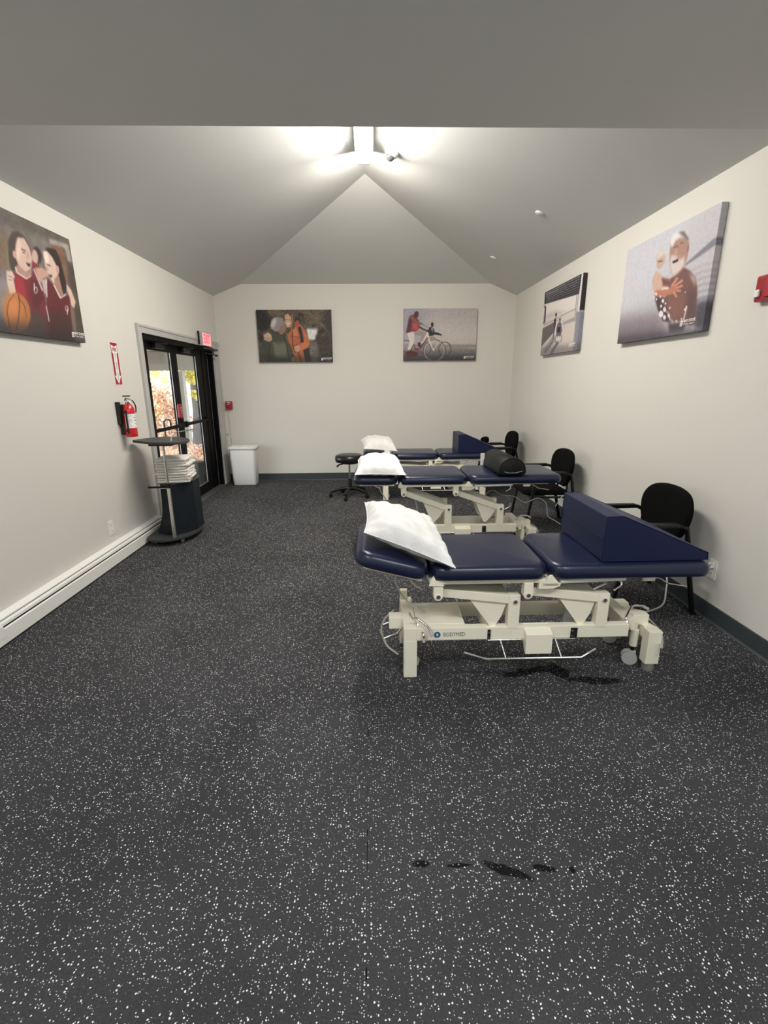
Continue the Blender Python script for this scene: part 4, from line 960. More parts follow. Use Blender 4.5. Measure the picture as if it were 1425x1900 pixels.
pillow([(-0.100, 6.40, 0.715), (0.345, 6.33, 0.690), (0.300, 6.86, 0.760), (-0.150, 6.90, 0.780)], 0.15, 12, 'white pillow with a paper tag on the farthest table', tagpt=(0.165, 6.318, 0.705), nrm=(0.1, -0.05, 1), lift=0.76)

# ---------------- wedges
def wedge(loc, label, L=0.555, D=0.53, hgt=0.238, tw=0.088):
    o = thing('foam_wedge', loc, label, 'wedge cushion', 'navy foam wedges on the tables')
    pr = [(0, 0), (0.004, hgt), (tw, hgt + 0.002), (L, 0.038), (L + 0.004, 0.0)]
    MB().prism(pr, 'y', 0, D, 0.005).build('wedge_cover', 'navy_wedge', o)
    sm = MB()
    for y in (0.0, D):
        pts = [(x, y, z) for x, z in pr] + [(0, y, 0)]
        for a, b in zip(pts[:-1], pts[1:]): sm.tube([a, b], 0.0028, 5)
    sm.tube([(-0.002, 0.0, hgt * .5), (-0.002, D, hgt * .5)], 0.0022, 5)
    sm.build('seam', 'navy_wedge', o)
    return o
wedge((1.18, 2.285, 0.6735), 'navy vinyl foam wedge on the foot end of the nearest table', D=0.55)
wedge((1.165, 6.385, 0.6535), 'navy vinyl foam wedge on the farthest table', D=0.46)

# ---------------- half-round bolster on the middle table
bo = thing('half_round_bolster', (1.235, 4.12, 0.7755), 'black half-round bolster lying across the middle table', 'bolster', rz=math.radians(2))
pr = []
for k in range(15):
    a = PI * k / 14; pr.append((0.125 * math.cos(a), 0.018 + 0.135 * math.sin(a) ** 0.9 if 0 < k < 14 else 0.018))
pr = [(0.118, 0)] + pr + [(-0.118, 0)]
bm_ = MB(); n = len(pr); Ys = [0.0, 0.008, 0.57, 0.578]; sc_ = [0.93, 1, 1, 0.93]
vs = [(x * s, y, 0.002 + z * s) for y, s in zip(Ys, sc_) for x, z in pr]; fs = []
for i in range(3):
    for j in range(n): fs.append((i * n + j, (i + 1) * n + j, (i + 1) * n + (j + 1) % n, i * n + (j + 1) % n))
fs += [list(range(n)), [3 * n + j for j in range(n)][::-1]]
bm_.add(vs, fs, True).build('bolster_cover', 'bolster', bo)
sm = MB(); sm.tube([(x * 0.98, 0.002, 0.002 + z * 0.98) for x, z in pr[1:-1]], 0.004, 6); sm.build('piping', 'blk_vinyl', bo)
zp_ = MB(); zp_.tube([(-0.07, -0.004, 0.030), (-0.03, -0.006, 0.020), (0.03, -0.006, 0.020), (0.09, -0.004, 0.034)], 0.0035, 6); zp_.build('zipper', 'rubber', bo)
MB().box(-0.155, -0.115, 0.50, 0.502, 0.012, 0.125).build('paper_label', 'label_white', bo)

# ================================================================== CHAIRS
def guest_chair(y, label, x=2.02):
    o = thing('guest_chair', (x, y, 0), label, 'chair', 'black guest chairs along the right wall')
    # frame: two looped sides, legs parts
    for s in (-1, 1):
        yy = s * 0.27
        MB().tube([(0.205, yy, 0.0), (0.19, yy, 0.02), (0.10, yy, 0.42), (0.075, yy, 0.56)], [0.017] * 4, 10).build('leg', 'blk_tube', o)
        MB().tube([(-0.41, yy * 0.98, 0.0), (-0.39, yy * 0.98, 0.02), (-0.33, yy * .98, 0.40), (-0.30, yy, 0.62)], [0.016] * 4, 10).build('leg', 'blk_tube', o)
        MB().tube([(0.078, yy, 0.55), (0.06, yy, 0.622), (0.02, yy, 0.640), (-0.10, yy, 0.638), (-0.27, yy, 0.632), (-0.31, yy, 0.615)], 0.014, 10).build('arm_tube', 'blk_tube', o)
        MB().box(-0.31, 0.0, yy - 0.024, yy + 0.024, 0.640, 0.664, 0.010).build('armrest', 'blk_vinyl', o)
    fr = MB()
    fr.tube([(0.095, -0.262, 0.40), (0.07, -0.255, 0.385), (-0.34, -0.255, 0.385)], 0.012, 8); fr.tube([(0.095, 0.262, 0.40), (0.07, 0.255, 0.385), (-0.34, 0.255, 0.385)], 0.012, 8)
    fr.tube([(-0.33, -0.26, 0.385), (-0.33, 0.26, 0.385)], 0.012, 8); fr.tube([(0.095, -0.262, 0.40), (0.095, 0.262, 0.40)], 0.012, 8)
    for s in (-1, 1): fr.tube([(0.03, s * 0.13, 0.385), (0.085, s * 0.13, 0.42), (0.09, s * 0.13, 0.62)], 0.011, 8)
    fr.build('seat_frame', 'blk_tube', o)
    pad(MB(), -0.40, 0.06, -0.235, 0.235, 0.398, 0.075, (0.09, 0.06, 0.06, 0.09), re=0.032, crown=0.012).build('seat', 'blk_fabric', o)
    # shield-shaped back
    out = [(-0.11, 0.485), (-0.17, 0.525), (-0.235, 0.60), (-0.268, 0.70), (-0.255, 0.78), (-0.20, 0.842), (-0.11, 0.870), (0.0, 0.877)]
    out = out + [(-a, b) for a, b in out[-2::-1]]
    pts = catmull([Vector((a, b, 0)) for a, b in out + [out[0]]], 4)[:-1]
    bk = MB(); n = len(pts); lay = [(-0.026, 0.90), (-0.020, 0.975), (-0.006, 1.0), (0.012, 1.0), (0.022, 0.97), (0.026, 0.90)]
    vs = []
    for dx, s in lay:
        for p in pts:
            a, b = p.x * s * 1.03, 0.675 + (p.y - 0.69) * s
            vs.append((0.075 + dx + 0.09 * (b - 0.69) - 0.32 * a * a + 0.012, a, b))
    fs = []
    for i in range(len(lay) - 1):
        for j in range(n): fs.append((i * n + j, i * n + (j + 1) % n, (i + 1) * n + (j + 1) % n, (i + 1) * n + j))
    # domed caps
    for base_, sgn in ((0, -1), ((len(lay) - 1) * n, 1)):
        prev = base_
        for s2, dz in ((0.6, 0.007), (0.25, 0.010)):
            st = len(vs)
            for p in pts:
                a, b = p.x * s2 * 0.9, 0.675 + (p.y - 0.69) * s2 * 0.9
                vs.append((0.075 + sgn * (0.026 + dz) + 0.09 * (b - 0.69) - 0.32 * a * a + 0.012, a, b))
            for j in range(n):
                q = (prev + j, prev + (j + 1) % n, st + (j + 1) % n, st + j); fs.append(q if sgn > 0 else q[::-1])
            prev = st
        fs.append([prev + j for j in range(n)] if sgn > 0 else [prev + j for j in range(n)][::-1])
    bk.add(vs, fs, True).build('backrest', 'blk_fabric', o)
    return o
guest_chair(3.235, 'black guest chair nearest the camera, beside the right wall outlet')
guest_chair(5.13, 'black guest chair behind the middle treatment table')
guest_chair(7.10, 'black guest chair in the far right corner')
# dark bag on the last chair
bg_ = MB(); TT = Matrix.Translation((1.755, 7.37, 0.668))
bg_.lathe([(0.050, 0.0), (0.066, 0.012), (0.068, 0.04), (0.060, 0.066), (0.035, 0.080), (0.01, 0.084)], 14, T=TT, sx=1.0, sy=0.8)
rb = random.Random(4); bg_.v = [(v[0] + rb.uniform(-.007, .007), v[1] + rb.uniform(-.006, .006), v[2] + (rb.uniform(-.006, .006) if v[2] > .68 else 0)) for v in bg_.v]
bag = bg_.build('bag', 'blk_fabric'); tag(bag, 'small crumpled black bag on the armrest of the corner chair', 'bag')

# ================================================================== STOOL
st = thing('rolling_stool', (-0.315, 6.67, 0), 'black round-seat rolling stool left of the far tables', 'stool')
MB().lathe([(0.15, 0.495), (0.185, 0.502), (0.197, 0.520), (0.200, 0.560), (0.192, 0.588), (0.165, 0.603), (0.08, 0.611), (0.01, 0.613)], 36).build('seat', 'blk_vinyl', st)
MB().lathe([(0.11, 0.478), (0.12, 0.482), (0.12, 0.496)], 20).build('seat_plate', 'blk_tube', st)
MB().cyl((0, 0, 0.26), (0, 0, 0.48), 0.013, 12).build('gas_lift', 'chrome', st)
MB().lathe([(0.030, 0.09), (0.030, 0.24), (0.024, 0.262), (0.014, 0.264)], 16).build('column', 'blk_tube', st)
MB().tube([(-0.05, -0.05, 0.487), (-0.14, -0.10, 0.475), (-0.165, -0.12, 0.455)], [0.008, 0.010, 0.016], 8).build('lever', 'blk_tube', st)
for k in range(5):
    a = math.radians(-100 + 72 * k); c, s = math.cos(a), math.sin(a)
    l = MB().tube([(0.02 * c, 0.02 * s, 0.125), (0.14 * c, 0.14 * s, 0.115), (0.27 * c, 0.27 * s, 0.080)], [0.028, 0.022, 0.016], 8).build('base_arm', 'blk_tube', st)
    w = MB(); cx, cy = 0.275 * c, 0.275 * s
    for q in (-1, 1):
        TT = Matrix.Translation((cx - s * 0.012 * q, cy + c * 0.012 * q, 0.028)) @ Matrix.Rotation(a, 4, 'Z') @ Matrix.Rotation(PI / 2, 4, 'X')
        w.lathe([(0.024, -0.009), (0.028, -0.006), (0.028, 0.006), (0.024, 0.009)], 14, T=TT)
    w.cyl((cx, cy, 0.03), (cx, cy, 0.085), 0.010, 8); w.build('castor', 'blk_tube', l)

# ================================================================== TOWEL CART
ct = thing('towel_cart', (-2.06, 4.86, 0), 'dark wheeled towel cart with a tray top beside the left wall', 'cart')
cx0, cy0 = 2.06, -4.86
def CL(mb): mb.v = [(v[0] + 2.06, v[1] - 4.86, v[2]) for v in mb.v]; return mb
def smooth_poly(p, k=4): return [(v.x, v.y) for v in catmull([Vector((a, b, 0)) for a, b in p + [p[0]]], k)[:-1]]
basep = smooth_poly([(-2.285, 4.66), (-2.20, 4.585), (-2.06, 4.575), (-1.94, 4.66), (-1.87, 4.80), (-1.85, 4.98), (-1.88, 5.14), (-2.00, 5.18), (-2.22, 5.18), (-2.29, 5.10), (-2.295, 4.85)], 3)
CL(MB().prism(basep, 'z', 0.050, 0.078, 0.004)).build('base', 'cart_top', ct)
# faceted bin
body = MB(); lower = [(-2.225, 4.80), (-2.03, 4.70), (-1.935, 4.80), (-1.870, 4.93), (-1.870, 5.12), (-2.00, 5.15), (-2.225, 5.15)]
rings = []
for z, k in ((0.078, 0.0), (0.13, 0.012), (0.20, 0.038), (0.30, 0.062), (0.42, 0.068), (0.598, 0.068)):
    t_ = (z - 0.078) / 0.52
    rings.append([(x + (k if i in (0, 6) else 0) + (0.012 * (1 - t_) if i in (2, 3, 4) else 0) * 0.6, y + (0.02 * t_ if i < 3 else 0), z) for i, (x, y) in enumerate(lower)])
vs = [v for r in rings for v in r]; n = 7; fs = []
for i in range(len(rings) - 1):
    for j in range(n): fs.append((i * n + j, i * n + (j + 1) % n, (i + 1) * n + (j + 1) % n, (i + 1) * n + j))
fs += [list(range(n))[::-1], [(len(rings) - 1) * n + j for j in range(n)]]
CL(body.add(vs, fs)).build('bin_body', 'cart', ct)
CL(MB().prism(smooth_poly([(-2.165, 4.79), (-2.03, 4.715), (-1.93, 4.81), (-1.855, 4.93), (-1.855, 5.13), (-2.00, 5.16), (-2.165, 5.16)], 1), 'z', 0.598, 0.612, 0.003)).build('bin_shelf', 'cart_top', ct)
px_, py_ = -1.995, 4.635
CL(MB().box(px_ - 0.016, px_ + 0.016, py_ - 0.010, py_ + 0.010, 0.078, 0.60, 0.004)).build('lower_post', 'alu', ct)
CL(MB().cyl((px_, py_, 0.60), (px_, py_, 1.022), 0.0115, 12)).build('upper_post', 'chrome', ct)
CL(MB().box(px_ - 0.024, px_ + 0.024, py_ - 0.022, py_ + 0.022, 0.590, 0.640, 0.010).cyl((px_ - 0.02, py_ - 0.01, 0.618), (px_ - 0.055, py_ - 0.02, 0.620), 0.014, 10)).build('clamp', 'blk_tube', ct)
CL(MB().box(px_ - 0.20, px_ - 0.02, py_ - 0.004, py_ + 0.016, 0.588, 0.606, 0.006)).build('clamp_handle', 'blk_tube', ct)
CL(MB().box(-2.125, -2.05, 4.735, 4.745, 0.560, 0.585, 0.002)).build('maker_plate', 'label_white', ct)
topp = smooth_poly([(-2.345, 4.77), (-2.20, 4.66), (-2.08, 4.575), (-1.95, 4.555), (-1.83, 4.565), (-1.775, 4.64), (-1.80, 4.80), (-1.92, 4.98), (-2.08, 5.07), (-2.22, 5.03), (-2.325, 4.87)], 3)
CL(MB().prism(topp, 'z', 1.022, 1.045, 0.005)).build('tray_top', 'cart_top', ct)
CL(MB().box(-2.12, -1.90, 4.60, 4.80, 1.004, 1.021, 0.003)).build('top_bracket', 'blk_tube', ct)
CL(MB().tube([(-1.90, 4.60, 1.046), (-1.895, 4.61, 1.105), (-1.885, 4.65, 1.125), (-1.80, 4.93, 1.13)], 0.006, 8).cyl((-1.80, 4.925, 1.13), (-1.795, 4.945, 1.13), 0.009, 8)).build('towel_hook', 'chrome', ct)
for (x, y) in ((-2.21, 4.68), (-1.955, 4.72), (-1.93, 5.10), (-2.22, 5.10)):
    w = MB(); TT = Matrix.Translation((x, y, 0.022)) @ Matrix.Rotation(PI / 2, 4, 'Y'); w.lathe([(0.018, -0.012), (0.022, -0.008), (0.022, 0.008), (0.018, 0.012)], 14, T=TT); w.cyl((x, y, 0.025), (x, y, 0.052), 0.010, 8)
    CL(w).build('castor', 'rubber', ct)

# folded towels, each its own thing
rt = random.Random(11)
def towel(k, z, h, label):
    o = thing('folded_towel', (-2.03, 4.93, z), label, 'towel', 'folded white towels stacked on the cart')
    w, d = 0.305 + rt.uniform(-.012, .012), 0.34 + rt.uniform(-.015, .015); ang = math.radians(9 + rt.uniform(-3, 3)); dx, dy = rt.uniform(-.014, .014), rt.uniform(-.012, .012)
    ph = [rt.uniform(0, 6.28) for _ in range(6)]; mb = MB(); N = 14; prof = []
    # folded slab: rounded fold towards the viewer, three loose layers at the other side
    rings = []
    nz = 7
    for a in range(nz):
        f = a / (nz - 1); ins = 0.012 * (1 - math.sin(PI * f) ** 0.5) + 0.004 * (a % 2); ring = []
        for (x, y) in rr_outline(-w / 2, w / 2, -d / 2, d / 2, (0.02,) * 4, ins, 4):
            # extra points are few, so bulge with position
            wav = 0.005 * math.sin(14 * x + ph[0] + 3 * f) + 0.005 * math.sin(17 * y + ph[1] + 4 * f)
            sag = -0.012 * max(0, (abs(x) / (w / 2)) - 0.7) - 0.012 * max(0, (abs(y) / (d / 2) - 0.7))
            r = math.hypot(x, y); ring.append((x * (1 + wav), y * (1 + wav), h * f + sag * k / 40 + 0.0012 * math.sin(30 * x + ph[2]) * (0 < a < nz - 1)))
        rings.append(ring)
    n = len(rings[0]); R = Matrix.Translation((dx, dy, 0)) @ Matrix.Rotation(ang, 4, 'Z')
    vs = [R @ Vector(v) for r in rings for v in r]; fs = []
    for i in range(nz - 1):
        for j in range(n): fs.append((i * n + j, i * n + (j + 1) % n, (i + 1) * n + (j + 1) % n, (i + 1) * n + j))
    fs += [list(range(n))[::-1], [(nz - 1) * n + j for j in range(n)]]
    mb.add(vs, fs, True).build('towel_body', 'towel', o)
    # the loose fold edges on the long side
    fe = MB()
    for q in range(2):
        zz = h * (0.3 + 0.38 * q); pts = []
        for i in range(9):
            yv = -d / 2 + 0.01 + (d - 0.02) * i / 8; pts.append(R @ Vector((w / 2 - 0.002 + rt.uniform(-.003, .006), yv, zz + rt.uniform(-.003, .003))))
        fe.tube(pts, 0.0062, 6, smooth_pts=2); pts = []
        for i in range(9):
            xv = -w / 2 + 0.01 + (w - 0.02) * i / 8; pts.append(R @ Vector((xv, -d / 2 - 0.001 + rt.uniform(-.004, .002), zz + rt.uniform(-.002, .002))))
        fe.tube(pts, 0.0052, 6, smooth_pts=2)
    fe.build('fold_edge', 'towel', o)
    return o
words = ['bottom', 'second from the bottom', 'third from the bottom', 'fourth from the bottom', 'fifth from the bottom', 'fourth from the top', 'third from the top', 'second from the top', 'topmost']
zt = 0.6125; NT = 9; hh_ = [0.027, 0.026, 0.028, 0.025, 0.028, 0.026, 0.027, 0.025, 0.028]
for k in range(NT):
    towel(k, zt, hh_[k], 'folded white towel, %s of the stack on the cart' % words[k]); zt += hh_[k] + 0.0005

# ================================================================== FIRE EXTINGUISHER + SIGN
fx = thing('fire_extinguisher', (XL + 0.085, 4.675, 1.09), 'red fire extinguisher hung on the left wall bracket', 'fire extinguisher')
MB().lathe([(0.046, 0.0), (0.052, 0.006), (0.053, 0.02), (0.053, 0.232), (0.050, 0.258), (0.040, 0.285), (0.024, 0.302), (0.019, 0.312)], 28).build('cylinder', 'red', fx)
lb = MB(); pts0 = []; na = 12
for z in (0.085, 0.215):
    for i in range(na + 1):
        a = math.radians(-110 + 150 * i / na); pts0.append((0.0537 * math.cos(a), 0.0537 * math.sin(a), z))
q = lb.add(pts0, [(i, i + 1, na + 2 + i, na + 1 + i) for i in range(na)], True).build('paper_label', 'label_white', fx)
ln = MB()
for z, a0, a1, th in ((0.203, -95, 20, .004), (0.192, -95, 30, .0025), (0.176, -30, 25, .006), (0.160, -95, -40, .002), (0.150, -95, -40, .002), (0.140, -95, -45, .002), (0.150, -20, 20, .010), (0.125, -25, 25, .003), (0.110, 0, 30, .010), (0.100, -95, -10, .002)):
    vv = []; 
    for zz in (z, z + th):
        for i in range(7):
            a = math.radians(a0 + (a1 - a0) * i / 6); vv.append((0.0541 * math.cos(a), 0.0541 * math.sin(a), zz))
    ln.add(vv, [(i, i + 1, 8 + i, 7 + i) for i in range(6)])
ln.build('label_print', 'rubber', q)
v_ = MB().lathe([(0.017, 0.308), (0.020, 0.312), (0.020, 0.340), (0.014, 0.345)], 14); v_.box(-0.016, 0.016, -0.022, 0.022, 0.340, 0.362, 0.004); v_.build('valve', 'chrome', fx)
MB().tube([(-0.01, 0.02, 0.352), (0.005, -0.03, 0.360), (0.015, -0.075, 0.340)], 0.006, 8, flat=0.6).box(-0.012, 0.02, -0.06, 0.035, 0.372, 0.384, 0.004).build('handle', 'black', fx)
MB().tube([(0.02, 0.02, 0.345), (0.035, 0.040, 0.325), (0.045, 0.055, 0.28), (0.050, 0.035, 0.225)], [0.004, 0.004, 0.004, 0.006], 8, smooth_pts=4).build('hose', 'blk_tube', fx)
MB().cyl((0.018, -0.01, 0.33), (0.034, -0.018, 0.33), 0.012, 12).build('gauge', 'label_white', fx)
br = MB().box(-0.084, -0.054, -0.070, -0.030, 0.12, 0.325, 0.003).box(-0.084, -0.045, -0.03, 0.03, 0.02, 0.30, 0.002); br.build('bracket', 'black', fx)
bs = MB()
for zc_ in (0.235, 0.06):
    vv = []
    for zz in (zc_ - 0.006, zc_ + 0.006):
        for i in range(13):
            a = math.radians(-200 + 100 * i / 12); vv.append((0.0565 * math.cos(a), 0.0565 * math.sin(a), zz))
    bs.add(vv, [(i, i + 1, 14 + i, 13 + i) for i in range(12)])
bs.box(0.0 - 0.01, 0.008, -0.058, -0.0545, 0.03, 0.25, 0.001); bs.build('strap', 'black', fx)

sg = thing('fire_extinguisher_sign', (XL + 0.001, 4.737, 1.76), 'narrow red and white fire extinguisher arrow sign', 'sign')
MB().box(0, 0.002, -0.066, 0.066, -0.193, 0.193).build('sign_panel', 'label_white', sg)
def flat(name, polys, x, m, par):
    mb = MB()
    for p in polys: mb.add([(x, a, b) for a, b in p], [tuple(range(len(p)))])
    return mb.build(name, m, par)
flat('red_field', [[(-0.060, -0.187), (0.060, -0.187), (0.060, 0.187), (-0.060, 0.187)]], 0.0025, 'sign_red', sg)
flat('white_arrow', [[(-0.052, 0.168), (0.0, 0.150), (0.052, 0.168), (0.052, 0.105), (0.030, 0.088), (-0.030, 0.088), (-0.052, 0.105)], [(-0.030, 0.088), (0.030, 0.088), (0.030, -0.108), (-0.030, -0.108)], [(-0.055, -0.108), (0.055, -0.108), (0.0, -0.182)]], 0.0031, 'label_white', sg)
text('lettering', 'FIRE', 0.046, frame((0.0036, 0, 0.125), (0, 1, 0), (0, 0, 1)), 'sign_red', sg, 0.0002, sx=0.95, bold=0.0012)
for i, ch in enumerate('EXTINGUISHER'):
    text('lettering', ch, 0.0185, frame((0.0036, 0, 0.084 - i * 0.0205), (0, 1, 0), (0, 0, 1)), 'black', sg, 0.0002, sx=1.15, bold=0.0006)

# ================================================================== EXIT SIGN
ex = thing('exit_sign', (XL, 7.245, 2.172), 'small glowing red exit sign above the glass door', 'sign')
MB().box(0.0, 0.062, -0.175, 0.175, -0.085, 0.095, 0.004).build('housing', 'grey_plastic', ex)
MB().box(0.062, 0.065, -0.165, 0.165, -0.075, 0.085, 0.001).build('sign_face', 'exit_face', ex)
text('lettering', 'EXIT', 0.175, frame((0.0662, 0, 0.004), (0, 1, 0), (0, 0, 1)), 'exit_letter', ex, 0.0006, sx=0.72, bold=0.003)
MB().tube([(0.03, 0.175, 0.02), (0.03, 0.60, 0.02)], 0.007, 8).build('conduit', 'white_plastic', ex)
jb = MB().cyl((0.0, 0.63, 0.005), (0.045, 0.63, 0.005), 0.040, 20); jb.build('junction_box', 'wall', ex)
pl = MB().box(XL + 0.026, XL + 0.05, 6.98, 6.995, 2.095, 2.27, 0.002).build('dark_strip', 'slot'); tag(pl, 'thin dark strip left of the exit sign', 'bracket')  # narrow near-black upright strip, just proud of the casing

# corner raceway with its box (left wall, by the back corner)
rc = thing('cable_raceway', (XL, 7.905, 0.12), 'cream cable raceway running down the back left corner', 'raceway')
MB().box(0.0, 0.022, -0.018, 0.012, 0.0, 2.02, 0.003).build('duct', 'wall', rc)
MB().box(0.022, 0.055, -0.022, 0.020, 0.66, 0.96, 0.004).build('cover_box', 'wall', rc)

# pull station on the back wall
ps = thing('fire_alarm_pull', (-2.275, YB, 1.235), 'small red fire alarm pull station in the back left corner', 'fire alarm')
MB().box(-0.052, 0.052, -0.045, 0.0, -0.066, 0.066, 0.008).build('station_body', 'dark_red', ps)
MB().box(-0.036, 0.036, -0.056, -0.045, -0.030, 0.018, 0.004).build('pull_handle', 'sign_red', ps)
MB().box(-0.026, 0.026, -0.0585, -0.0555, -0.006, 0.004, 0.001).build('grip_slot', 'slot', ps)
text('lettering', 'FIRE', 0.030, frame((0, -0.0462, 0.042), (1, 0, 0), (0, 0, 1)), 'label_white', ps, 0.0004, bold=0.0006)
text('lettering', 'PULL', 0.018, frame((0, -0.0568, 0.010), (1, 0, 0), (0, 0, 1)), 'label_white', ps, 0.0003)
MB().tube([(-0.015, -0.012, -0.066), (-0.012, -0.012, -0.50), (-0.010, -0.012, -0.90)], 0.008, 8).build('conduit', 'wall', ps)

# strobe on the right wall
sb = thing('fire_alarm_strobe', (XR, 2.885, 2.075), 'red fire alarm strobe high on the right wall', 'fire alarm')
MB().box(-0.040, 0.0, -0.13, 0.062, -0.070, 0.072, 0.012).build('strobe_body', 'dark_red', sb)
MB().box(-0.055, -0.040, 0.014, 0.056, -0.045, -0.004, 0.008).build('strobe_lens', 'lens', sb)
MB().box(-0.048, -0.040, -0.11, -0.02, -0.05, 0.05, 0.003).build('horn_grille', 'sign_red', sb)

# outlets
def outlet(x, y, z, nrm, label):
    o = thing('wall_outlet', (x, y, z), label, 'outlet', 'white duplex wall outlets')
    a, b = (0.0, 0.006) if nrm > 0 else (-0.006, 0.0)
    MB().box(a, b, -0.040, 0.040, -0.066, 0.066, 0.002).build('cover_plate', 'white_plastic', o)
    for dz in (-0.028, 0.028):
        a2, b2 = (0.006, 0.0085) if nrm > 0 else (-0.0085, -0.006)
        q = MB().box(a2, b2, -0.018, 0.018, dz - 0.017, dz + 0.017, 0.001).build('socket', 'white_plastic', o)
        s3, s4 = (0.0084, 0.009) if nrm > 0 else (-0.009, -0.0084)
        MB().box(s3, s4, -0.010, -0.006, dz - 0.006, dz + 0.006).box(s3, s4, 0.006, 0.010, dz - 0.006, dz + 0.006).build('slots', 'rubber', q)
    return o
outlet(XL, 4.213, 0.316, 1, 'white outlet low on the left wall over the heater')
outlet(XR, 2.926, 0.350, -1, 'white outlet low on the right wall beside the chair')
MB().box(-0.03, -0.0095, -0.016, 0.016, 0.012, 0.044, 0.004).build('plug', 'white_plastic', [o for o in COL.objects if o.name.startswith('wall_outlet')][-1])

# ================================================================== BASEBOARD HEATER
hy0, hy1 = -2.0, 5.12
ht = thing('baseboard_heater', (XL, 0, 0), 'long white baseboard heater along the left wall', 'heater')
MB().prism([(0.0, 0.18), (0.012, 0.18), (0.055, 0.166), (0.055, 0.158), (0.012, 0.170), (0.0, 0.170)], 'y', hy0, hy1).build('top_cover', 'white_paint', ht)
MB().prism([(0.050, 0.151), (0.066, 0.142), (0.068, 0.124), (0.062, 0.124), (0.060, 0.140), (0.048, 0.146)], 'y', hy0 + 0.01, hy1 - 0.01).build('damper', 'white_paint', ht)
MB().prism([(0.066, 0.112), (0.075, 0.106), (0.075, 0.014), (0.070, 0.014), (0.070, 0.104), (0.062, 0.108)], 'y', hy0, hy1).build('front_panel', 'white_paint', ht)
MB().box(0.0, 0.045, hy0, hy1, 0.012, 0.169).build('heating_element', 'slot', ht)
MB().box(0.0, 0.070, hy0, hy1, 0.0, 0.013).build('toe_kick', 'slot', ht)
MB().prism([(0.0, 0.185), (0.014, 0.185), (0.060, 0.170), (0.079, 0.148), (0.079, 0.012), (0.0, 0.012)], 'y', hy1 - 0.006, hy1 + 0.014, 0.002).build('end_cap', 'white_paint', ht)
MB().prism([(0.050, 0.170), (0.070, 0.150), (0.078, 0.130), (0.079, 0.06), (0.076, 0.06), (0.074, 0.128), (0.066, 0.146), (0.048, 0.164)], 'y', 2.66, 2.735).build('splice_plate', 'white_paint', ht)

# ================================================================== WASTE BIN
wbn = thing('waste_bin', (-2.035, 7.655, 0), 'white plastic waste bin in the back left corner', 'waste bin')
def tapered(mb, rows, k=5):
    rings = []
    for (w, d, z, r) in rows: rings.append([(x, y, z) for x, y in rr_outline(-w, w, -d, d, (r,) * 4, 0, k)])
    n = len(rings[0]); vs = [v for r in rings for v in r]; fs = []
    for i in range(len(rings) - 1):
        for j in range(n): fs.append((i * n + j, i * n + (j + 1) % n, (i + 1) * n + (j + 1) % n, (i + 1) * n + j))
    fs += [list(range(n))[::-1], [(len(rings) - 1) * n + j for j in range(n)]]
    return mb.add(vs, fs, True)
tapered(MB(), [(0.172, 0.105, 0.0, 0.04), (0.180, 0.112, 0.012, 0.04), (0.205, 0.138, 0.575, 0.045), (0.205, 0.138, 0.585, 0.045), (0.190, 0.122, 0.585, 0.04), (0.175, 0.108, 0.30, 0.04)]).build('bin_body', 'bin_white', wbn)
tapered(MB(), [(0.206, 0.139, 0.572, 0.045), (0.220, 0.152, 0.574, 0.05), (0.222, 0.154, 0.606, 0.05), (0.216, 0.148, 0.612, 0.05), (0.196, 0.128, 0.608, 0.04), (0.194, 0.126, 0.575, 0.04)]).build('rim', 'bin_white', wbn)

# ================================================================== CEILING THINGS
SLR = (RZ - Z1) / (XR - RX)
nR = Vector((-SLR, 0, -1)).normalized()       # normal of the right slope, into the room
def on_slope(p):
    T = Matrix.Translation(p) @ Vector((0, 0, 1)).rotation_difference(nR).to_matrix().to_4x4(); return T
dc = thing('dome_camera', (0.235, 5.225, Z1 + (XR - 0.235) * SLR), 'white dome camera beside the ridge light', 'camera')
TT = Vector((0, 0, 1)).rotation_difference(nR).to_matrix().to_4x4()
MB().lathe([(0.066, 0.0), (0.068, 0.012), (0.060, 0.035), (0.048, 0.050)], 24, T=TT).build('camera_housing', 'white_plastic', dc)
MB().lathe([(0.042, 0.048), (0.040, 0.062), (0.030, 0.078), (0.015, 0.087), (0.002, 0.089)], 20, T=TT).build('dome', 'dome', dc)
for (x, y, nm) in ((1.627, 5.08, 'nearer'), (1.61, 6.79, 'farther')):
    sp = MB().lathe([(0.040, 0.0), (0.041, 0.004), (0.037, 0.009), (0.004, 0.010)], 24, T=TT); o = sp.build('sprinkler_cover', 'white_plastic'); o.location = (x, y, Z1 + (XR - x) * SLR)
    tag(o, '%s round white sprinkler cover on the right ceiling slope' % nm, 'sprinkler', 'sprinkler covers on the ceiling slope')

# ridge light: long wrap fixture
rl = thing('ridge_light', (RX, 4.10, 3.63), 'long white wrap light along the ceiling ridge', 'ceiling light')
MB().prism([(-0.085, 0.03), (0.085, 0.03), (0.065, 0.060), (-0.065, 0.060)], 'y', -1.10, 1.10, 0.002).build('light_body', 'white_plastic', rl)
MB().prism([(-0.078, 0.028), (-0.070, -0.045), (-0.045, -0.070), (0.045, -0.070), (0.070, -0.045), (0.078, 0.028)], 'y', -1.085, 1.085).build('diffuser', 'grill', rl)
for y in (-1.10, 1.085): MB().prism([(-0.085, 0.035), (-0.076, -0.05), (-0.050, -0.078), (0.050, -0.078), (0.076, -0.05), (0.085, 0.035)], 'y', y, y + 0.015, 0.001).build('end_cap', 'white_plastic', rl)
MB().box(-0.02, 0.02, -0.8, -0.76, 0.058, 0.135).box(-0.02, 0.02, 0.76, 0.80, 0.058, 0.135).build('stem', 'white_plastic', rl)
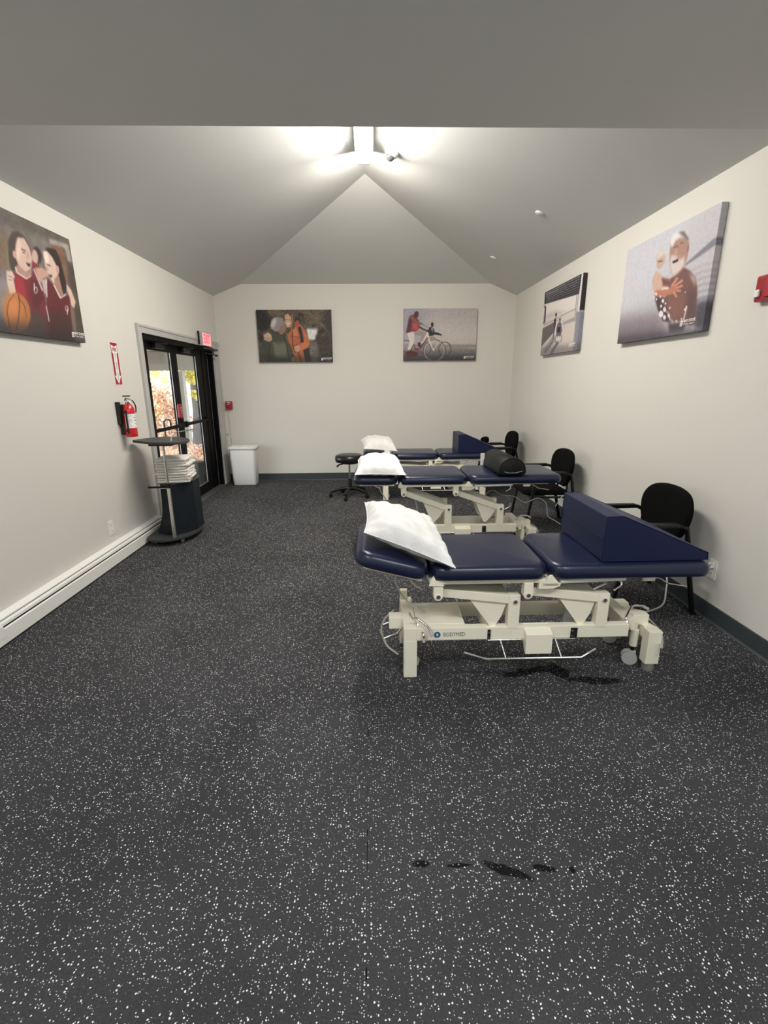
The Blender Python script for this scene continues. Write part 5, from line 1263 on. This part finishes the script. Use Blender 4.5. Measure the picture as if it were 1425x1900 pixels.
for x, y, nm in TROFFERS:
    o = thing('ceiling_troffer', (x, y, Z1), 'recessed light panel in the flat ceiling, %s of the four' % nm, 'ceiling light', 'light panels in the flat ceiling')
    MB().box(-0.60, 0.60, -0.30, 0.30, -0.012, -0.001, 0.002).build('frame', 'white_plastic', o)
    MB().box(-0.56, 0.56, -0.26, 0.26, -0.016, -0.0125).build('diffuser', 'troffer', o)

# ================================================================== OUTDOORS
gr = MB().box(-40, XL - 0.21, -10, 60, -0.2, -0.12)
m_, nt_, b_ = newmat('leaf_litter_ground')
tc_ = nt_.nodes.new('ShaderNodeTexCoord'); n_ = nt_.nodes.new('ShaderNodeTexNoise'); n_.inputs['Scale'].default_value = 9; n_.inputs['Detail'].default_value = 6
r_ = nt_.nodes.new('ShaderNodeValToRGB'); r_.color_ramp.elements[0].position = .35; r_.color_ramp.elements[0].color = (.16, .10, .06, 1); r_.color_ramp.elements[1].position = .62; r_.color_ramp.elements[1].color = (.75, .55, .36, 1)
nt_.links.new(tc_.outputs['Object'], n_.inputs['Vector']); nt_.links.new(n_.outputs['Fac'], r_.inputs[0]); nt_.links.new(r_.outputs[0], b_.inputs['Base Color'])
g_ = gr.build('outdoor_ground', m_); tag(g_, 'leaf covered ground outside the glass door', kind='structure')
# porch: slab, soffit, fascia beam, post
po = MB().box(-4.3, XL - 0.21, 4.0, 7.3, -0.12, -0.02); g2 = po.build('porch_slab', 'porch'); tag(g2, 'grey porch slab outside the glass door', kind='structure')
sf = thing('porch_roof', (-5.0, 8.0, 2.3), 'grey porch roof seen through the door glass', 'porch roof')
sb_ = MB()
for k in range(9): sb_.box(-2.2 + k * 0.52, -2.2 + k * 0.52 + 0.505, -4.0, 4.0, 0.02, 0.06)
sb_.box(-2.3, 2.4, -4.0, 4.0, 0.06, 0.10); sb_.build('soffit', 'porch', sf)
MB().box(-2.3, 2.4, 3.9, 4.15, -0.42, 0.02, 0.01).build('fascia_beam', 'post', sf); MB().box(-2.3, 2.4, 3.86, 3.90, 0.0, 0.05).build('fascia_trim', 'porch_trim', sf)
pp = MB().box(-4.66, -4.46, 11.9, 12.1, -0.12, 1.87, 0.01).build('porch_post', 'post'); tag(pp, 'grey-beige porch post behind the door glass', 'post')
# low dark planter wall by the door
lw = MB().box(-3.5, -2.60, 7.45, 7.7, -0.12, 0.385, 0.02).build('planter_wall', 'slot'); tag(lw, 'low dark planter wall outside the door', 'planter')
# shrubs & trees of leaf flakes
rng = np.random.default_rng(3)
def foliage(name, centre, rad, n, size, cols, label, cat, parent=None):
    u = rng.normal(size=(n, 3)); u /= np.linalg.norm(u, axis=1)[:, None]; r = rng.uniform(0.75, 1.0, (n, 1))
    bump_ = 1 + 0.18 * np.sin(5 * u[:, :1] * 2 + 1) * np.sin(6 * u[:, 1:2] * 2) + 0.1 * np.sin(11 * u[:, 2:3])
    P = u * r * bump_ * np.array(rad) + np.array(centre)
    P = P[P[:, 2] > -0.1]; n = len(P)
    a = rng.normal(size=(n, 3)); a /= np.linalg.norm(a, axis=1)[:, None]; b = np.cross(a, rng.normal(size=(n, 3))); b /= np.linalg.norm(b, axis=1)[:, None]
    s = size * rng.uniform(.5, 1.2, (n, 1)); V = np.stack([P - a * s, P + b * s * .6, P + a * s, P - b * s * .6], 1).reshape(-1, 3)
    me = bpy.data.meshes.new(name); me.from_pydata(V.tolist(), [], np.arange(4 * n).reshape(-1, 4).tolist())
    ci = rng.integers(0, len(cols), n); C = np.array(cols)[ci] * rng.uniform(.6, 1.2, (n, 1)); C = np.clip(C, 0, 1)
    ca = me.color_attributes.new('print', 'FLOAT_COLOR', 'POINT'); ca.data.foreach_set('color', np.hstack([np.repeat(C, 4, 0), np.ones((4 * n, 1))]).astype(np.float32).ravel())
    me.materials.append(M['leaf']); o = bpy.data.objects.new(name, me); COL.objects.link(o)
    if parent: o.parent = parent
    else: tag(o, label, cat)
    return o
pink = [(.78, .50, .38), (.85, .62, .46), (.70, .42, .30), (.88, .72, .55), (.45, .22, .14), (.82, .55, .40)]
yel = [(.85, .78, .10), (.80, .70, .12), (.60, .60, .08), (.90, .84, .30)]
foliage('autumn_shrub', (-6.35, 13.6, 0.3), (1.25, 0.9, 1.35), 15000, 0.045, pink, 'rust and pink autumn shrub seen through the left door pane', 'shrub')
foliage('yellow_shrub', (-7.9, 16.4, 1.5), (1.2, 0.8, 1.7), 6000, 0.05, yel, 'yellow leaved shrub at the left edge of the door glass', 'shrub')
foliage('autumn_shrub', (-3.9, 11.2, -0.5), (1.1, 0.6, 0.75), 6000, 0.04, pink, 'low pink leaved shrub seen low through the right door pane', 'shrub')
tt = thing('tree', (-4.45, 13.2, -0.12), 'grey trunked tree with yellow leaves beyond the porch post', 'tree')
MB().tube([(0, 0, 0), (0.05, 0, 1.0), (0.0, 0, 2.2), (0.2, 0.1, 4.0)], [0.42, 0.36, 0.32, 0.2], 12).build('trunk', 'bark', tt)
foliage('crown', (0.1, -0.5, 1.90), (0.55, 0.25, 0.20), 900, 0.06, yel, '', '', tt)
foliage('crown', (0.15, -0.6, 1.42), (0.30, 0.15, 0.13), 160, 0.06, yel, '', '', tt)
foliage('crown', (0, 0, 4.4), (2.4, 1.8, 1.2), 6000, 0.09, yel + pink, '', '', tt)
